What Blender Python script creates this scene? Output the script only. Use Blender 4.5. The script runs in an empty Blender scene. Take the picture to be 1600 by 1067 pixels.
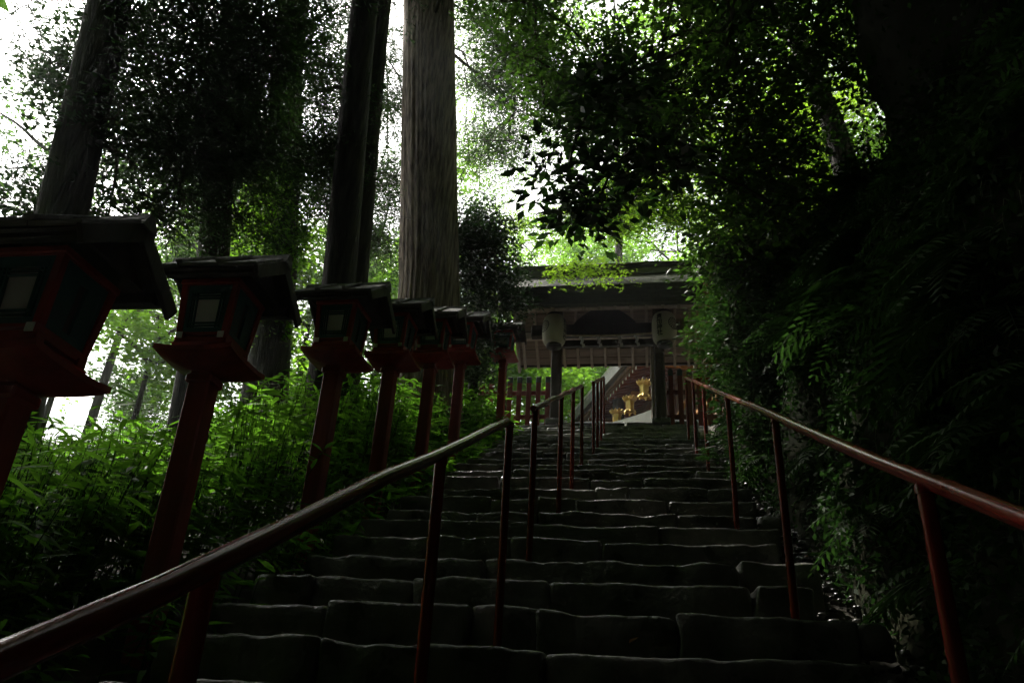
import bpy, math, random
import numpy as np
from mathutils import Vector, Matrix, noise

# ------------------------------------------------------------------ scene, camera, light
S = bpy.context.scene
COL = S.collection
cam_data = bpy.data.cameras.new('camera')
cam_data.lens = 28.0
cam_data.sensor_width = 36.0
cam_data.clip_start = 0.05
cam_data.clip_end = 3000.0
cam = bpy.data.objects.new('camera', cam_data)
COL.objects.link(cam)
cam.matrix_world = Matrix(((0.98717142, 0.02163125, 0.15819192, 0.0),
                           (0.15091483, -0.44988727, -0.8802421, 0.0),
                           (0.0521278, 0.89282335, -0.44738033, 1.3),
                           (0, 0, 0, 1)))
S.camera = cam

SUN_AZ = math.radians(-50)      # clockwise from +Y (up the stairs); negative = left
SUN_EL = math.radians(52)
world = bpy.data.worlds.new('World')
S.world = world
world.use_nodes = True
wn = world.node_tree
for n in list(wn.nodes):
    wn.nodes.remove(n)
sky = wn.nodes.new('ShaderNodeTexSky')
sky.sky_type = 'NISHITA'
sky.sun_disc = False
sky.sun_elevation = SUN_EL
sky.sun_rotation = SUN_AZ
sky.air_density = 1.0
sky.dust_density = 6.0
sky.ozone_density = 0.6
hs = wn.nodes.new('ShaderNodeHueSaturation')      # thin white summer haze over the whole sky
hs.inputs['Saturation'].default_value = 0.28
bg = wn.nodes.new('ShaderNodeBackground')
bg.inputs['Strength'].default_value = 0.15
wo = wn.nodes.new('ShaderNodeOutputWorld')
wn.links.new(sky.outputs[0], hs.inputs['Color'])
wn.links.new(hs.outputs[0], bg.inputs['Color'])
wn.links.new(bg.outputs[0], wo.inputs['Surface'])

sun_data = bpy.data.lights.new('sun', 'SUN')
sun_data.energy = 4.5
sun_data.angle = math.radians(1.0)
sun_data.color = (1.0, 0.95, 0.86)
sun = bpy.data.objects.new('sun', sun_data)
COL.objects.link(sun)
sdir = Vector((math.sin(SUN_AZ) * math.cos(SUN_EL), math.cos(SUN_AZ) * math.cos(SUN_EL), math.sin(SUN_EL)))
sun.rotation_euler = sdir.to_track_quat('Z', 'Y').to_euler()

S.view_settings.view_transform = 'Standard'
S.view_settings.look = 'None'
S.view_settings.exposure = 1.35
S.view_settings.gamma = 1.0
S.view_settings.use_curve_mapping = False
S.cycles.max_bounces = 4
S.cycles.diffuse_bounces = 2
S.cycles.glossy_bounces = 2
S.cycles.transmission_bounces = 2
S.cycles.use_adaptive_sampling = True
S.cycles.adaptive_threshold = 0.02
S.cycles.use_denoising = True
S.cycles.debug_use_spatial_splits = True
S.cycles.transparent_max_bounces = 4

M_SLOPE = 0.4777                 # rise per metre of the stairs
RNG = np.random.default_rng(7)
random.seed(7)

# ------------------------------------------------------------------ materials
MATS = {}
def mat(name, c1, c2=None, scale=6.0, rough=0.7, bump=0.0, stretch=(1, 1, 1), spec=0.5, metal=0.0,
        trans=0.0, tcol=None, island=0.0, rough2=None, detail=5.0, bscale=None, lo=0.35, hi=0.65):
    m = bpy.data.materials.new(name)
    m.use_nodes = True
    nt = m.node_tree
    for n in list(nt.nodes):
        nt.nodes.remove(n)
    out = nt.nodes.new('ShaderNodeOutputMaterial')
    p = nt.nodes.new('ShaderNodeBsdfPrincipled')
    p.inputs['Roughness'].default_value = rough
    p.inputs['Specular IOR Level'].default_value = spec
    p.inputs['Metallic'].default_value = metal
    p.inputs['Base Color'].default_value = (*c1, 1)
    col_out = None
    if c2 is not None:
        tc = nt.nodes.new('ShaderNodeTexCoord')
        mp = nt.nodes.new('ShaderNodeMapping')
        mp.inputs['Scale'].default_value = stretch
        nt.links.new(tc.outputs['Object'], mp.inputs['Vector'])
        nz = nt.nodes.new('ShaderNodeTexNoise')
        nz.inputs['Scale'].default_value = scale
        nz.inputs['Detail'].default_value = detail
        nt.links.new(mp.outputs[0], nz.inputs['Vector'])
        rp = nt.nodes.new('ShaderNodeValToRGB')
        rp.color_ramp.elements[0].position = lo
        rp.color_ramp.elements[1].position = hi
        rp.color_ramp.elements[0].color = (*c1, 1)
        rp.color_ramp.elements[1].color = (*c2, 1)
        nt.links.new(nz.outputs[0], rp.inputs['Fac'])
        col_out = rp.outputs[0]
        if rough2 is not None:
            mr = nt.nodes.new('ShaderNodeMapRange')
            mr.inputs['From Min'].default_value = 0.3
            mr.inputs['From Max'].default_value = 0.7
            mr.inputs['To Min'].default_value = rough
            mr.inputs['To Max'].default_value = rough2
            nt.links.new(nz.outputs[0], mr.inputs['Value'])
            nt.links.new(mr.outputs[0], p.inputs['Roughness'])
        if bump > 0:
            nb = nt.nodes.new('ShaderNodeTexNoise')
            nb.inputs['Scale'].default_value = bscale or scale * 4
            nb.inputs['Detail'].default_value = 6.0
            nt.links.new(mp.outputs[0], nb.inputs['Vector'])
            bp = nt.nodes.new('ShaderNodeBump')
            bp.inputs['Strength'].default_value = bump
            bp.inputs['Distance'].default_value = 0.02
            nt.links.new(nb.outputs[0], bp.inputs['Height'])
            nt.links.new(bp.outputs[0], p.inputs['Normal'])
    if island > 0:
        ge = nt.nodes.new('ShaderNodeNewGeometry')
        mr = nt.nodes.new('ShaderNodeMapRange')
        mr.inputs['To Min'].default_value = 1 - island
        mr.inputs['To Max'].default_value = 1 + island
        nt.links.new(ge.outputs['Random Per Island'], mr.inputs['Value'])
        hv = nt.nodes.new('ShaderNodeHueSaturation')
        hv.inputs['Color'].default_value = (*c1, 1)
        if col_out is not None:
            nt.links.new(col_out, hv.inputs['Color'])
        nt.links.new(mr.outputs[0], hv.inputs['Value'])
        col_out = hv.outputs[0]
    if col_out is not None:
        nt.links.new(col_out, p.inputs['Base Color'])
    if trans > 0:
        tr = nt.nodes.new('ShaderNodeBsdfTranslucent')
        tr.inputs['Color'].default_value = (*(tcol or c1), 1)
        if island > 0:
            h2 = nt.nodes.new('ShaderNodeHueSaturation')
            h2.inputs['Color'].default_value = (*(tcol or c1), 1)
            nt.links.new(mr.outputs[0], h2.inputs['Value'])
            nt.links.new(h2.outputs[0], tr.inputs['Color'])
        mx = nt.nodes.new('ShaderNodeMixShader')
        mx.inputs[0].default_value = trans
        nt.links.new(p.outputs[0], mx.inputs[1])
        nt.links.new(tr.outputs[0], mx.inputs[2])
        nt.links.new(mx.outputs[0], out.inputs['Surface'])
    else:
        nt.links.new(p.outputs[0], out.inputs['Surface'])
    MATS[name] = m
    return m

mat('stone', (0.06, 0.064, 0.054), (0.19, 0.186, 0.168), 4.0, 0.20, 0.7, rough2=0.5, island=0.0, bscale=26)
mat('stone_dark', (0.07, 0.075, 0.06), (0.14, 0.14, 0.12), 7.0, 0.4, 0.5, rough2=0.7)
mat('pale_stone', (0.72, 0.71, 0.67), (0.82, 0.81, 0.78), 6.0, 0.7, 0.2)
mat('pebble', (0.05, 0.052, 0.05), (0.16, 0.155, 0.14), 9.0, 0.18, 0.0, spec=0.6, rough2=0.4)
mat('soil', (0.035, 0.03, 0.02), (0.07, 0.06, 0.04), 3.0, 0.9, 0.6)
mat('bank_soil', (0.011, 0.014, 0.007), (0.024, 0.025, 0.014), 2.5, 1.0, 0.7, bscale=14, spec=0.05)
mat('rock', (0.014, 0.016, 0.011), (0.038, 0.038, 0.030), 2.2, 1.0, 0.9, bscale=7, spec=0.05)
mat('red_paint', (0.34, 0.028, 0.012), (0.24, 0.022, 0.011), 5.0, 0.42, 0.12, stretch=(3, 3, .5), rough2=0.6)
mat('red_pole', (0.30, 0.028, 0.014), (0.21, 0.024, 0.013), 4.0, 0.45, 0.12, stretch=(4, 4, .4), rough2=0.65)
mat('rail_paint', (0.20, 0.022, 0.014), (0.14, 0.018, 0.012), 3.0, 0.17, 0.0, rough2=0.24, spec=0.6)
mat('fence_paint', (0.20, 0.025, 0.014), (0.14, 0.022, 0.014), 6.0, 0.55, 0.1, stretch=(4, 4, .4))
mat('fence_tip', (0.03, 0.032, 0.035), (0.05, 0.05, 0.05), 8.0, 0.6)
mat('green_lattice', (0.02, 0.085, 0.075), (0.03, 0.11, 0.095), 8.0, 0.5)
mat('shoji', (0.80, 0.82, 0.78), rough=0.9, trans=0.35, tcol=(0.75, 0.75, 0.7))
mat('side_pane_shaded', (0.05, 0.05, 0.045), (0.09, 0.085, 0.07), 6.0, 0.8)  # lantern side panes: the shade on these faces is put into the colour
mat('white_cap', (0.75, 0.73, 0.66), rough=0.6)
mat('shingle', (0.06, 0.058, 0.05), (0.15, 0.145, 0.13), 5.0, 0.55, 0.5, stretch=(.6, 3, 3), rough2=0.8, bscale=18)
mat('old_wood', (0.038, 0.030, 0.021), (0.07, 0.055, 0.04), 3.0, 0.7, 0.3, stretch=(6, 6, .5))
mat('dark_wood', (0.02, 0.016, 0.012), (0.04, 0.031, 0.022), 3.0, 0.65, 0.25, stretch=(6, 6, .5))
mat('pale_wood', (0.27, 0.22, 0.175), (0.34, 0.28, 0.22), 4.0, 0.65, 0.15, stretch=(6, .5, 6))
mat('board_wood', (0.17, 0.13, 0.10), (0.24, 0.18, 0.14), 3.0, 0.7, 0.15, stretch=(.5, 6, 6))
mat('bark_roof', (0.018, 0.016, 0.014), (0.05, 0.046, 0.042), 4.0, 0.55, 0.6, stretch=(3, 3, 3), rough2=0.95, spec=0.25, bscale=30)
mat('copper_ridge', (0.04, 0.043, 0.047), (0.07, 0.073, 0.075), 3.0, 0.4, 0.1)
mat('paper', (0.40, 0.38, 0.29), (0.46, 0.44, 0.34), 3.0, 0.8)
mat('black_lacquer', (0.012, 0.012, 0.012), rough=0.4)
mat('ink', (0.01, 0.01, 0.01), rough=0.8)
mat('straw', (0.40, 0.33, 0.20), (0.52, 0.44, 0.28), 14.0, 0.85, 0.3)
mat('white_paper', (0.78, 0.78, 0.76), rough=0.8, trans=0.3, tcol=(.8, .8, .78))
mat('gold', (0.83, 0.60, 0.20), (0.72, 0.49, 0.13), 9.0, 0.38, 0.1, metal=0.6, rough2=0.5)
mat('hall_red', (0.22, 0.055, 0.03), (0.16, 0.045, 0.026), 4.0, 0.6, 0.15)
mat('hall_wood', (0.17, 0.085, 0.045), (0.24, 0.125, 0.07), 4.0, 0.6, 0.2, stretch=(6, 6, .6))
mat('hall_orange', (0.55, 0.24, 0.07), (0.46, 0.19, 0.05), 4.0, 0.6)
mat('roof_grey', (0.14, 0.145, 0.14), (0.22, 0.225, 0.21), 4.0, 0.6, 0.2)
mat('bark_cedar', (0.08, 0.055, 0.04), (0.34, 0.265, 0.19), 3.2, 0.85, 1.0, stretch=(7, 7, .55), bscale=9)
mat('bark_dark', (0.018, 0.014, 0.011), (0.052, 0.042, 0.032), 3.0, 0.85, 0.9, stretch=(6, 6, .6), bscale=9)
mat('twig', (0.035, 0.027, 0.02), (0.06, 0.05, 0.035), 6.0, 0.8)
mat('leaf_cedar', (0.030, 0.055, 0.018), rough=0.6, trans=0.25, tcol=(0.05, 0.12, 0.02), island=0.35)
mat('leaf_broad', (0.045, 0.085, 0.02), rough=0.45, trans=0.45, tcol=(0.085, 0.20, 0.02), island=0.4)
mat('leaf_green', (0.05, 0.11, 0.018), rough=0.45, trans=0.5, tcol=(0.22, 0.46, 0.025), island=0.35)
mat('leaf_maple', (0.075, 0.14, 0.02), rough=0.5, trans=0.55, tcol=(0.36, 0.62, 0.04), island=0.3)
mat('leaf_camellia', (0.022, 0.05, 0.015), rough=0.28, trans=0.12, tcol=(0.05, 0.14, 0.02), island=0.35)
mat('leaf_shade', (0.022, 0.036, 0.016), rough=0.6, spec=.3, trans=0.15, tcol=(0.04, 0.10, 0.02), island=0.35)  # leaves against the light: their dark backlit tone is put into the colour
mat('leaf_sasa', (0.035, 0.09, 0.016), rough=0.6, spec=.2, trans=0.6, tcol=(0.12, 0.30, 0.018), island=0.3)
mat('leaf_fern', (0.022, 0.044, 0.014), rough=0.65, spec=.15, trans=0.25, tcol=(0.05, 0.13, 0.02), island=0.3)
mat('leaf_cover', (0.02, 0.04, 0.012), rough=0.7, spec=.12, trans=0.2, tcol=(0.04, 0.11, 0.02), island=0.45)
mat('leaf_fallen', (0.45, 0.24, 0.03), (0.35, 0.15, 0.03), 9.0, 0.6)
mat('hair_grass', (0.06, 0.075, 0.03), rough=0.6, trans=0.3, tcol=(0.1, 0.16, 0.04), island=0.4)

# ------------------------------------------------------------------ object helpers
def link(o, parent=None):
    COL.objects.link(o)
    if parent is not None:
        o.parent = parent
    return o

def tag(o, label=None, cat=None, group=None, kind=None):
    if label: o['label'] = label
    if cat: o['category'] = cat
    if group: o['group'] = group
    if kind: o['kind'] = kind
    return o

def empty(name, loc=(0, 0, 0), rz=0.0, label=None, cat=None, group=None):
    o = bpy.data.objects.new(name, None)
    o.empty_display_size = 0.2
    o.location = loc
    o.rotation_euler = (0, 0, rz)
    link(o)
    return tag(o, label, cat, group)

def np_mesh(name, V, F, material, smooth=False):
    """V (n,3), F (m,k) all faces of k corners"""
    V = np.asarray(V, np.float32); F = np.asarray(F, np.int32)
    me = bpy.data.meshes.new(name)
    k = F.shape[1]
    me.vertices.add(len(V)); me.vertices.foreach_set('co', V.ravel())
    me.loops.add(F.size); me.loops.foreach_set('vertex_index', F.ravel())
    me.polygons.add(len(F))
    me.polygons.foreach_set('loop_start', np.arange(0, F.size, k, dtype=np.int32))
    me.update(calc_edges=True)
    if smooth:
        me.polygons.foreach_set('use_smooth', np.ones(len(F), bool))
    me.materials.append(MATS[material])
    return me

class MB:
    """collects boxes, tubes, prisms; build() links them as one mesh object"""
    def __init__(self):
        self.v = []; self.f = []; self.sm = []
    def add(self, vs, fs, smooth=False):
        b = len(self.v)
        self.v += [tuple(p) for p in vs]
        self.f += [tuple(b + i for i in q) for q in fs]
        self.sm += [smooth] * len(fs)
        return self
    def box(self, c, s, bev=0.0, rot=None):
        """box centred c, full size s, chamfered edges; rot = Matrix"""
        hx, hy, hz = s[0] / 2, s[1] / 2, s[2] / 2
        e = min(bev, hx * .9, hy * .9, hz * .9)
        vs = []; fs = []
        if e <= 0:
            vs = [(x, y, z) for x in (-hx, hx) for y in (-hy, hy) for z in (-hz, hz)]
            fs = [(0, 1, 3, 2), (4, 6, 7, 5), (0, 4, 5, 1), (2, 3, 7, 6), (0, 2, 6, 4), (1, 5, 7, 3)]
        else:
            idx = {}
            for sx in (-1, 1):
                for sy in (-1, 1):
                    for sz in (-1, 1):
                        for ax in range(3):
                            p = [sx * (hx - e), sy * (hy - e), sz * (hz - e)]
                            p[ax] = (sx * hx, sy * hy, sz * hz)[ax]
                            idx[(sx, sy, sz, ax)] = len(vs); vs.append(tuple(p))
            def q(*k): fs.append(tuple(idx[i] for i in k))
            for ax in range(3):
                o1, o2 = [a for a in range(3) if a != ax]
                for s_ in (-1, 1):
                    r = []
                    for a, b in ((-1, -1), (1, -1), (1, 1), (-1, 1)):
                        k = [0, 0, 0]; k[ax] = s_; k[o1] = a; k[o2] = b
                        r.append((*k, ax))
                    fl = (s_ > 0) == (ax != 1)
                    q(*(r if fl else r[::-1]))
            for ax in range(3):        # edges along ax
                o1, o2 = [a for a in range(3) if a != ax]
                for a in (-1, 1):
                    for b in (-1, 1):
                        k0 = [0, 0, 0]; k0[o1] = a; k0[o2] = b
                        k1 = list(k0); k0[ax] = -1; k1[ax] = 1
                        q((*k0, o1), (*k1, o1), (*k1, o2), (*k0, o2))
            for sx in (-1, 1):
                for sy in (-1, 1):
                    for sz in (-1, 1):
                        q((sx, sy, sz, 0), (sx, sy, sz, 1), (sx, sy, sz, 2))
        if rot is not None:
            vs = [tuple(rot @ Vector(p)) for p in vs]
        vs = [(p[0] + c[0], p[1] + c[1], p[2] + c[2]) for p in vs]
        return self.add(vs, fs)
    def tube(self, pts, rad, n=10, caps=True, smooth=True):
        pts = [Vector(p) for p in pts]
        if not hasattr(rad, '__len__'):
            rad = [rad] * len(pts)
        vs = []; fs = []
        up = Vector((0, 0, 1))
        prev = None
        for i, p in enumerate(pts):
            t = (pts[min(i + 1, len(pts) - 1)] - pts[max(i - 1, 0)]).normalized()
            if prev is None:
                a = t.cross(up if abs(t.z) < .9 else Vector((1, 0, 0))).normalized()
            else:
                a = (prev - t * prev.dot(t)).normalized()
            prev = a
            b = t.cross(a)
            for k in range(n):
                th = 2 * math.pi * k / n
                vs.append(tuple(p + (a * math.cos(th) + b * math.sin(th)) * rad[i]))
        for i in range(len(pts) - 1):
            for k in range(n):
                k2 = (k + 1) % n
                fs.append((i * n + k, i * n + k2, (i + 1) * n + k2, (i + 1) * n + k))
        self.add(vs, fs, smooth)
        if caps:
            self.add([vs[k] for k in range(n)], [tuple(range(n))[::-1]])
            m_ = (len(pts) - 1) * n
            self.add([vs[m_ + k] for k in range(n)], [tuple(range(n))])
        return self
    def lathe(self, prof, n=24, c=(0, 0, 0), smooth=True):
        """prof list of (r,z)"""
        vs = []; fs = []
        for r, z in prof:
            for k in range(n):
                th = 2 * math.pi * k / n
                vs.append((c[0] + r * math.cos(th), c[1] + r * math.sin(th), c[2] + z))
        for i in range(len(prof) - 1):
            for k in range(n):
                k2 = (k + 1) % n
                fs.append((i * n + k, i * n + k2, (i + 1) * n + k2, (i + 1) * n + k))
        return self.add(vs, fs, smooth)
    def prism(self, poly, axis, a, b):
        """poly of 2D points extruded along axis 'x' / 'y' / 'z' from a to b"""
        def p3(p, t):
            return {'x': (t, p[0], p[1]), 'y': (p[0], t, p[1]), 'z': (p[0], p[1], t)}[axis]
        n = len(poly)
        vs = [p3(p, a) for p in poly] + [p3(p, b) for p in poly]
        fs = [(i, (i + 1) % n, n + (i + 1) % n, n + i) for i in range(n)]
        fs += [tuple(range(n))[::-1], tuple(range(n, 2 * n))]
        return self.add(vs, fs)
    def mesh(self, name, material):
        me = bpy.data.meshes.new(name)
        me.from_pydata(self.v, [], self.f)
        me.polygons.foreach_set('use_smooth', self.sm)
        me.materials.append(MATS[material])
        return me
    def build(self, name, material, parent=None, loc=None):
        o = bpy.data.objects.new(name, self.mesh(name, material))
        if loc is not None:
            o.location = loc
        return link(o, parent)

def obj(name, me, parent=None, loc=None):
    o = bpy.data.objects.new(name, me)
    if loc is not None:
        o.location = loc
    return link(o, parent)

def copy_tree(o, parent=None):
    c = o.copy()
    COL.objects.link(c)
    c.parent = parent
    for ch in list(o.children):
        copy_tree(ch, c)
    return c

# ---- leaves -------------------------------------------------------
def unit(a):
    return a / np.maximum(np.linalg.norm(a, axis=1, keepdims=True), 1e-9)

def leaf_quads(P, L, W, flat=0.5, dirs=None, droop=0.0, fan=1, rng=RNG, fold=0.12):
    """P (n,3) leaf bases -> verts, quads. flat 0..1: how level the blades lie"""
    n = len(P)
    a = rng.normal(size=(n, 3))
    a[:, 2] *= (1 - flat)
    if dirs is not None:
        a = a * 0.6 + dirs * 1.2
    a[:, 2] -= droop
    a = unit(a)
    nr = rng.normal(size=(n, 3)); nr[:, 2] = np.abs(nr[:, 2]) + flat * 3
    b = unit(np.cross(nr, a)); nn = np.cross(a, b)
    sc = rng.uniform(.65, 1.25, size=(n, 1))
    V = []; F = []
    for k in range(fan):
        th = (k - (fan - 1) / 2) * 0.85
        aa = a * math.cos(th) + b * math.sin(th)
        bb = -a * math.sin(th) + b * math.cos(th)
        l = L * sc * (1 if abs(th) < .1 else .82)
        w = W * sc
        v = np.stack([P, P + aa * l * .42 + bb * w * .5 + nn * w * fold,
                      P + aa * l, P + aa * l * .42 - bb * w * .5 + nn * w * fold], axis=1)
        F.append(np.arange(n * 4).reshape(n, 4) + 4 * n * k)
        V.append(v.reshape(-1, 3))
    return np.concatenate(V), np.concatenate(F)

def join_q(parts):
    V = []; F = []; b = 0
    for v, f in parts:
        V.append(v); F.append(f + b); b += len(v)
    return np.concatenate(V), np.concatenate(F)

def spray_points(c, rad, n_spray, per, sr, rng=RNG, flatz=0.18, shell=0.35, droop=0.25):
    """leaf bases gathered in flat sprays through an ellipsoid (rad = 3 radii)"""
    u = unit(rng.normal(size=(n_spray, 3)))
    rr = rng.uniform(shell, 1, size=(n_spray, 1)) ** (1 / 2.0)
    cs = np.asarray(c) + u * rr * np.asarray(rad)
    k = rng.integers(int(per * .5), int(per * 1.5) + 1, size=n_spray)
    idx = np.repeat(np.arange(n_spray), k)
    n = len(idx)
    tw = rng.integers(0, 6, size=n)                       # six twiglets per spray
    th = tw * (math.pi / 3) + (idx * 1.7) + rng.normal(size=n) * .18
    r = np.sqrt(rng.uniform(0.02, 1, size=n)) * sr * (0.7 + .6 * ((idx * 37) % 10) / 10)
    off = np.stack([np.cos(th) * r, np.sin(th) * r, rng.normal(size=n) * sr * flatz - droop * r * r / sr], axis=1)
    tilt = rng.normal(size=(n_spray, 2)) * .3
    off[:, 2] += off[:, 0] * tilt[idx, 0] + off[:, 1] * tilt[idx, 1]
    return cs, cs[idx] + off, np.stack([np.cos(th), np.sin(th), np.zeros(n)], axis=1)

def trunk_mesh(pts, rads, seg=40, rings=60, flute=0.04, nf=14, mat_='bark_dark', seed=0, flare=0.35):
    pts = [Vector(p) for p in pts]
    nP = len(pts) - 1
    V = []
    for i in range(rings + 1):
        t = i / rings * nP
        k = min(int(t), nP - 1); fr = t - k
        p = pts[k].lerp(pts[k + 1], fr)
        r = rads[k] * (1 - fr) + rads[k + 1] * fr
        h = i / rings
        r *= 1 + flare * math.exp(-h * 16)
        for j in range(seg):
            th = 2 * math.pi * j / seg
            q = Vector((math.cos(th) * nf * .35, math.sin(th) * nf * .35, p.z * .35 + seed * 7.3))
            d = noise.noise(q) * .6 + noise.noise(q * 2.3) * .5
            rr = r * (1 + flute * d * 2)
            V.append((p.x + math.cos(th) * rr, p.y + math.sin(th) * rr, p.z))
    F = []
    for i in range(rings):
        for j in range(seg):
            j2 = (j + 1) % seg
            F.append((i * seg + j, i * seg + j2, (i + 1) * seg + j2, (i + 1) * seg + j))
    return np_mesh('trunk', V, F, mat_, smooth=True)

def limb(root, a, b, r, name='limb', material='twig', sag=0.0, seed=0, n=7):
    a = Vector(a); b = Vector(b)
    pts = []; rads = []
    k = 6
    ln = (b - a).length
    for i in range(k + 1):
        t = i / k
        p = a.lerp(b, t)
        p.z += sag * ln * math.sin(math.pi * t) * .5
        w = noise.noise_vector(Vector((seed * 3.1 + t * 2.2, seed, t))) * ln * .06 * math.sin(math.pi * t)
        pts.append(p + w); rads.append(r * (1 - .75 * t) + .004)
    return MB().tube(pts, rads, n).build(name, material, root)

def twigs_mesh(name, segs, r0, root, material='twig'):
    """segs: list of (a,b) thin 3-sided twigs joined as one part"""
    A = np.array([s[0] for s in segs]); B = np.array([s[1] for s in segs])
    t = unit(B - A)
    ref = np.tile(np.array([[0.3, 0.2, 1.0]]), (len(A), 1))
    u = unit(np.cross(t, ref)); w = np.cross(t, u)
    V = []
    for k in range(3):
        th = 2 * math.pi * k / 3
        V.append(A + (u * math.cos(th) + w * math.sin(th)) * r0)
    for k in range(3):
        th = 2 * math.pi * k / 3
        V.append(B + (u * math.cos(th) + w * math.sin(th)) * r0 * .4)
    V = np.stack(V, axis=1).reshape(-1, 3)
    base = np.arange(len(A))[:, None] * 6
    F = np.concatenate([base + np.array([[0, 1, 4, 3]]), base + np.array([[1, 2, 5, 4]]), base + np.array([[2, 0, 3, 5]])])
    return obj(name, np_mesh(name, V, F, material), root)

def fix(root):
    """children were modelled in world coordinates: bring them under the thing's base"""
    for ch in root.children:
        ch.location = -root.location

def frus(mb, c0, s0, c1, s1):
    vs = [(c[0] + sx * s[0] / 2, c[1] + sy * s[1] / 2, c[2]) for c, s in ((c0, s0), (c1, s1)) for sx, sy in ((-1, -1), (1, -1), (1, 1), (-1, 1))]
    fs = [(0, 3, 2, 1), (4, 5, 6, 7)] + [(i, (i + 1) % 4, 4 + (i + 1) % 4, 4 + i) for i in range(4)]
    return mb.add(vs, fs)

# ------------------------------------------------------------------ the lie of the land
def sstep(a, b, t):
    t = np.clip((t - a) / (b - a), 0, 1)
    return t * t * (3 - 2 * t)

def stair_z(y):
    return M_SLOPE * np.clip(y, -7.0, 13.95)

def wob(x, y):
    return (np.sin(x * .9 + y * .37) * np.cos(y * .7 - x * .21) + .5 * np.sin(x * 2.3 - y * 1.9) + .35 * np.sin(x * 4.1 + y * 3.3))

def ground_z(x, y):
    x = np.asarray(x, float); y = np.asarray(y, float)
    s = stair_z(y)
    plate = sstep(13.2, 15.5, y)
    z = s - .32 + 0 * x
    z = z + plate * .27 + 1.10 * sstep(15.0, 17.0, y)
    # left: a shoulder for the lanterns, then down to the valley, far hills beyond
    e = 2.15 + plate * 5.0
    dl = np.maximum(0, -x - e)
    left = .22 * np.minimum(dl * 4, 1) * (1 - plate) - .10 * np.minimum(dl, 3.0) - .45 * np.clip(dl - 3.0, 0, 32) + .30 * np.clip(dl - 60, 0, 160)
    z = z + left
    # right: the bank and the wooded hill
    dr = np.maximum(0, x - 2.6)
    hill = 3.0 * sstep(1.9, 2.9, x) + .50 * np.clip(dr, 0, 90)
    dr2 = np.maximum(0, x - 9.0)
    z = z + hill * (1 - plate) + plate * .5 * np.clip(dr2, 0, 90)
    # behind the shrine the mountain goes on up
    z = z + .36 * np.clip(y - 38, 0, 130)
    # below the stairs: the road and the other bank of the stream
    z = z + .55 * np.clip(-y - 20, 0, 120)
    off = sstep(2.6, 5.0, np.abs(x + .5))
    z = z + wob(x, y) * .10 * off
    return z

def build_ground():
    def axis(lo, hi, st, far):
        a = list(np.arange(lo, hi, st))
        p, d = hi, st
        while p < far:
            a.append(p); d *= 1.18; p += d
        p, d = lo, st
        b = []
        while p > -far:
            d *= 1.18; p -= d; b.append(p)
        return np.array(b[::-1] + a)
    xs = axis(-9, 5, .28, 700); ys = axis(-6, 22, .28, 700)
    X, Y = np.meshgrid(xs, ys)
    Z = ground_z(X, Y)
    V = np.stack([X, Y, Z], -1).reshape(-1, 3)
    nx, ny = len(xs), len(ys)
    i = np.arange((ny - 1) * (nx - 1)); r = i // (nx - 1); c = i % (nx - 1)
    a = r * nx + c
    F = np.stack([a, a + 1, a + nx + 1, a + nx], 1)
    tag(obj('ground', np_mesh('ground', V, F, 'soil', smooth=True)), 'dark leaf-strewn soil of the wooded mountainside', None, kind='structure')
build_ground()

# ------------------------------------------------------------------ stone stairs
def rock_verts(sx, sy, sz, seed, nx=7, ny=3, nz=3, r=.045, amp=.03, freq=2.2, chip=0.0):
    idx = {}; V = []; F = []
    def grid(i, n, s):                 # thin first and last cells carry the rounded arris
        if n < 4: return (i / n - .5) * s
        if i == 0: return -s / 2
        if i == n: return s / 2
        return -s / 2 + r + (s - 2 * r) * (i - 1) / (n - 2)
    def vid(i, j, k):
        key = (i, j, k)
        if key not in idx:
            p = Vector((grid(i, nx, sx), grid(j, ny, sy), grid(k, nz, sz)))
            q = Vector((max(-sx / 2 + r, min(sx / 2 - r, p.x)), max(-sy / 2 + r, min(sy / 2 - r, p.y)), max(-sz / 2 + r, min(sz / 2 - r, p.z))))
            d = p - q
            if d.length > 1e-6:
                p = q + d.normalized() * r
            idx[key] = len(V)
            V.append(p)
        return idx[key]
    for i in range(nx):
        for j in range(ny):
            F.append((vid(i, j, nz), vid(i + 1, j, nz), vid(i + 1, j + 1, nz), vid(i, j + 1, nz)))
            F.append((vid(i, j, 0), vid(i, j + 1, 0), vid(i + 1, j + 1, 0), vid(i + 1, j, 0)))
    for i in range(nx):
        for k in range(nz):
            F.append((vid(i, 0, k), vid(i + 1, 0, k), vid(i + 1, 0, k + 1), vid(i, 0, k + 1)))
            F.append((vid(i, ny, k), vid(i, ny, k + 1), vid(i + 1, ny, k + 1), vid(i + 1, ny, k)))
    for j in range(ny):
        for k in range(nz):
            F.append((vid(0, j, k), vid(0, j, k + 1), vid(0, j + 1, k + 1), vid(0, j + 1, k)))
            F.append((vid(nx, j, k), vid(nx, j + 1, k), vid(nx, j + 1, k + 1), vid(nx, j, k + 1)))
    out = []
    for p in V:
        q = p * freq + Vector((seed * 5.7, seed * 3.3, seed * 1.9))
        d = noise.noise_vector(q) * amp + noise.noise_vector(q * 2.7) * amp * .55 + noise.noise_vector(q * 7.0) * amp * .22
        if chip: d.z *= .6
        if chip and p.y < -sy * .38 and p.z > sz * .2:      # broken arris along the nosing
            c = max(0.0, noise.noise(Vector((p.x * 5.0, seed * 2.7, 1.3))) + .25 * noise.noise(Vector((p.x * 17.0, seed, 4.2))))
            d = d + Vector((0, chip * c * 1.5, -chip * c * (1.0 if p.z > sz * .45 else .4)))
        out.append(p + d)
    return out, F

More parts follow.
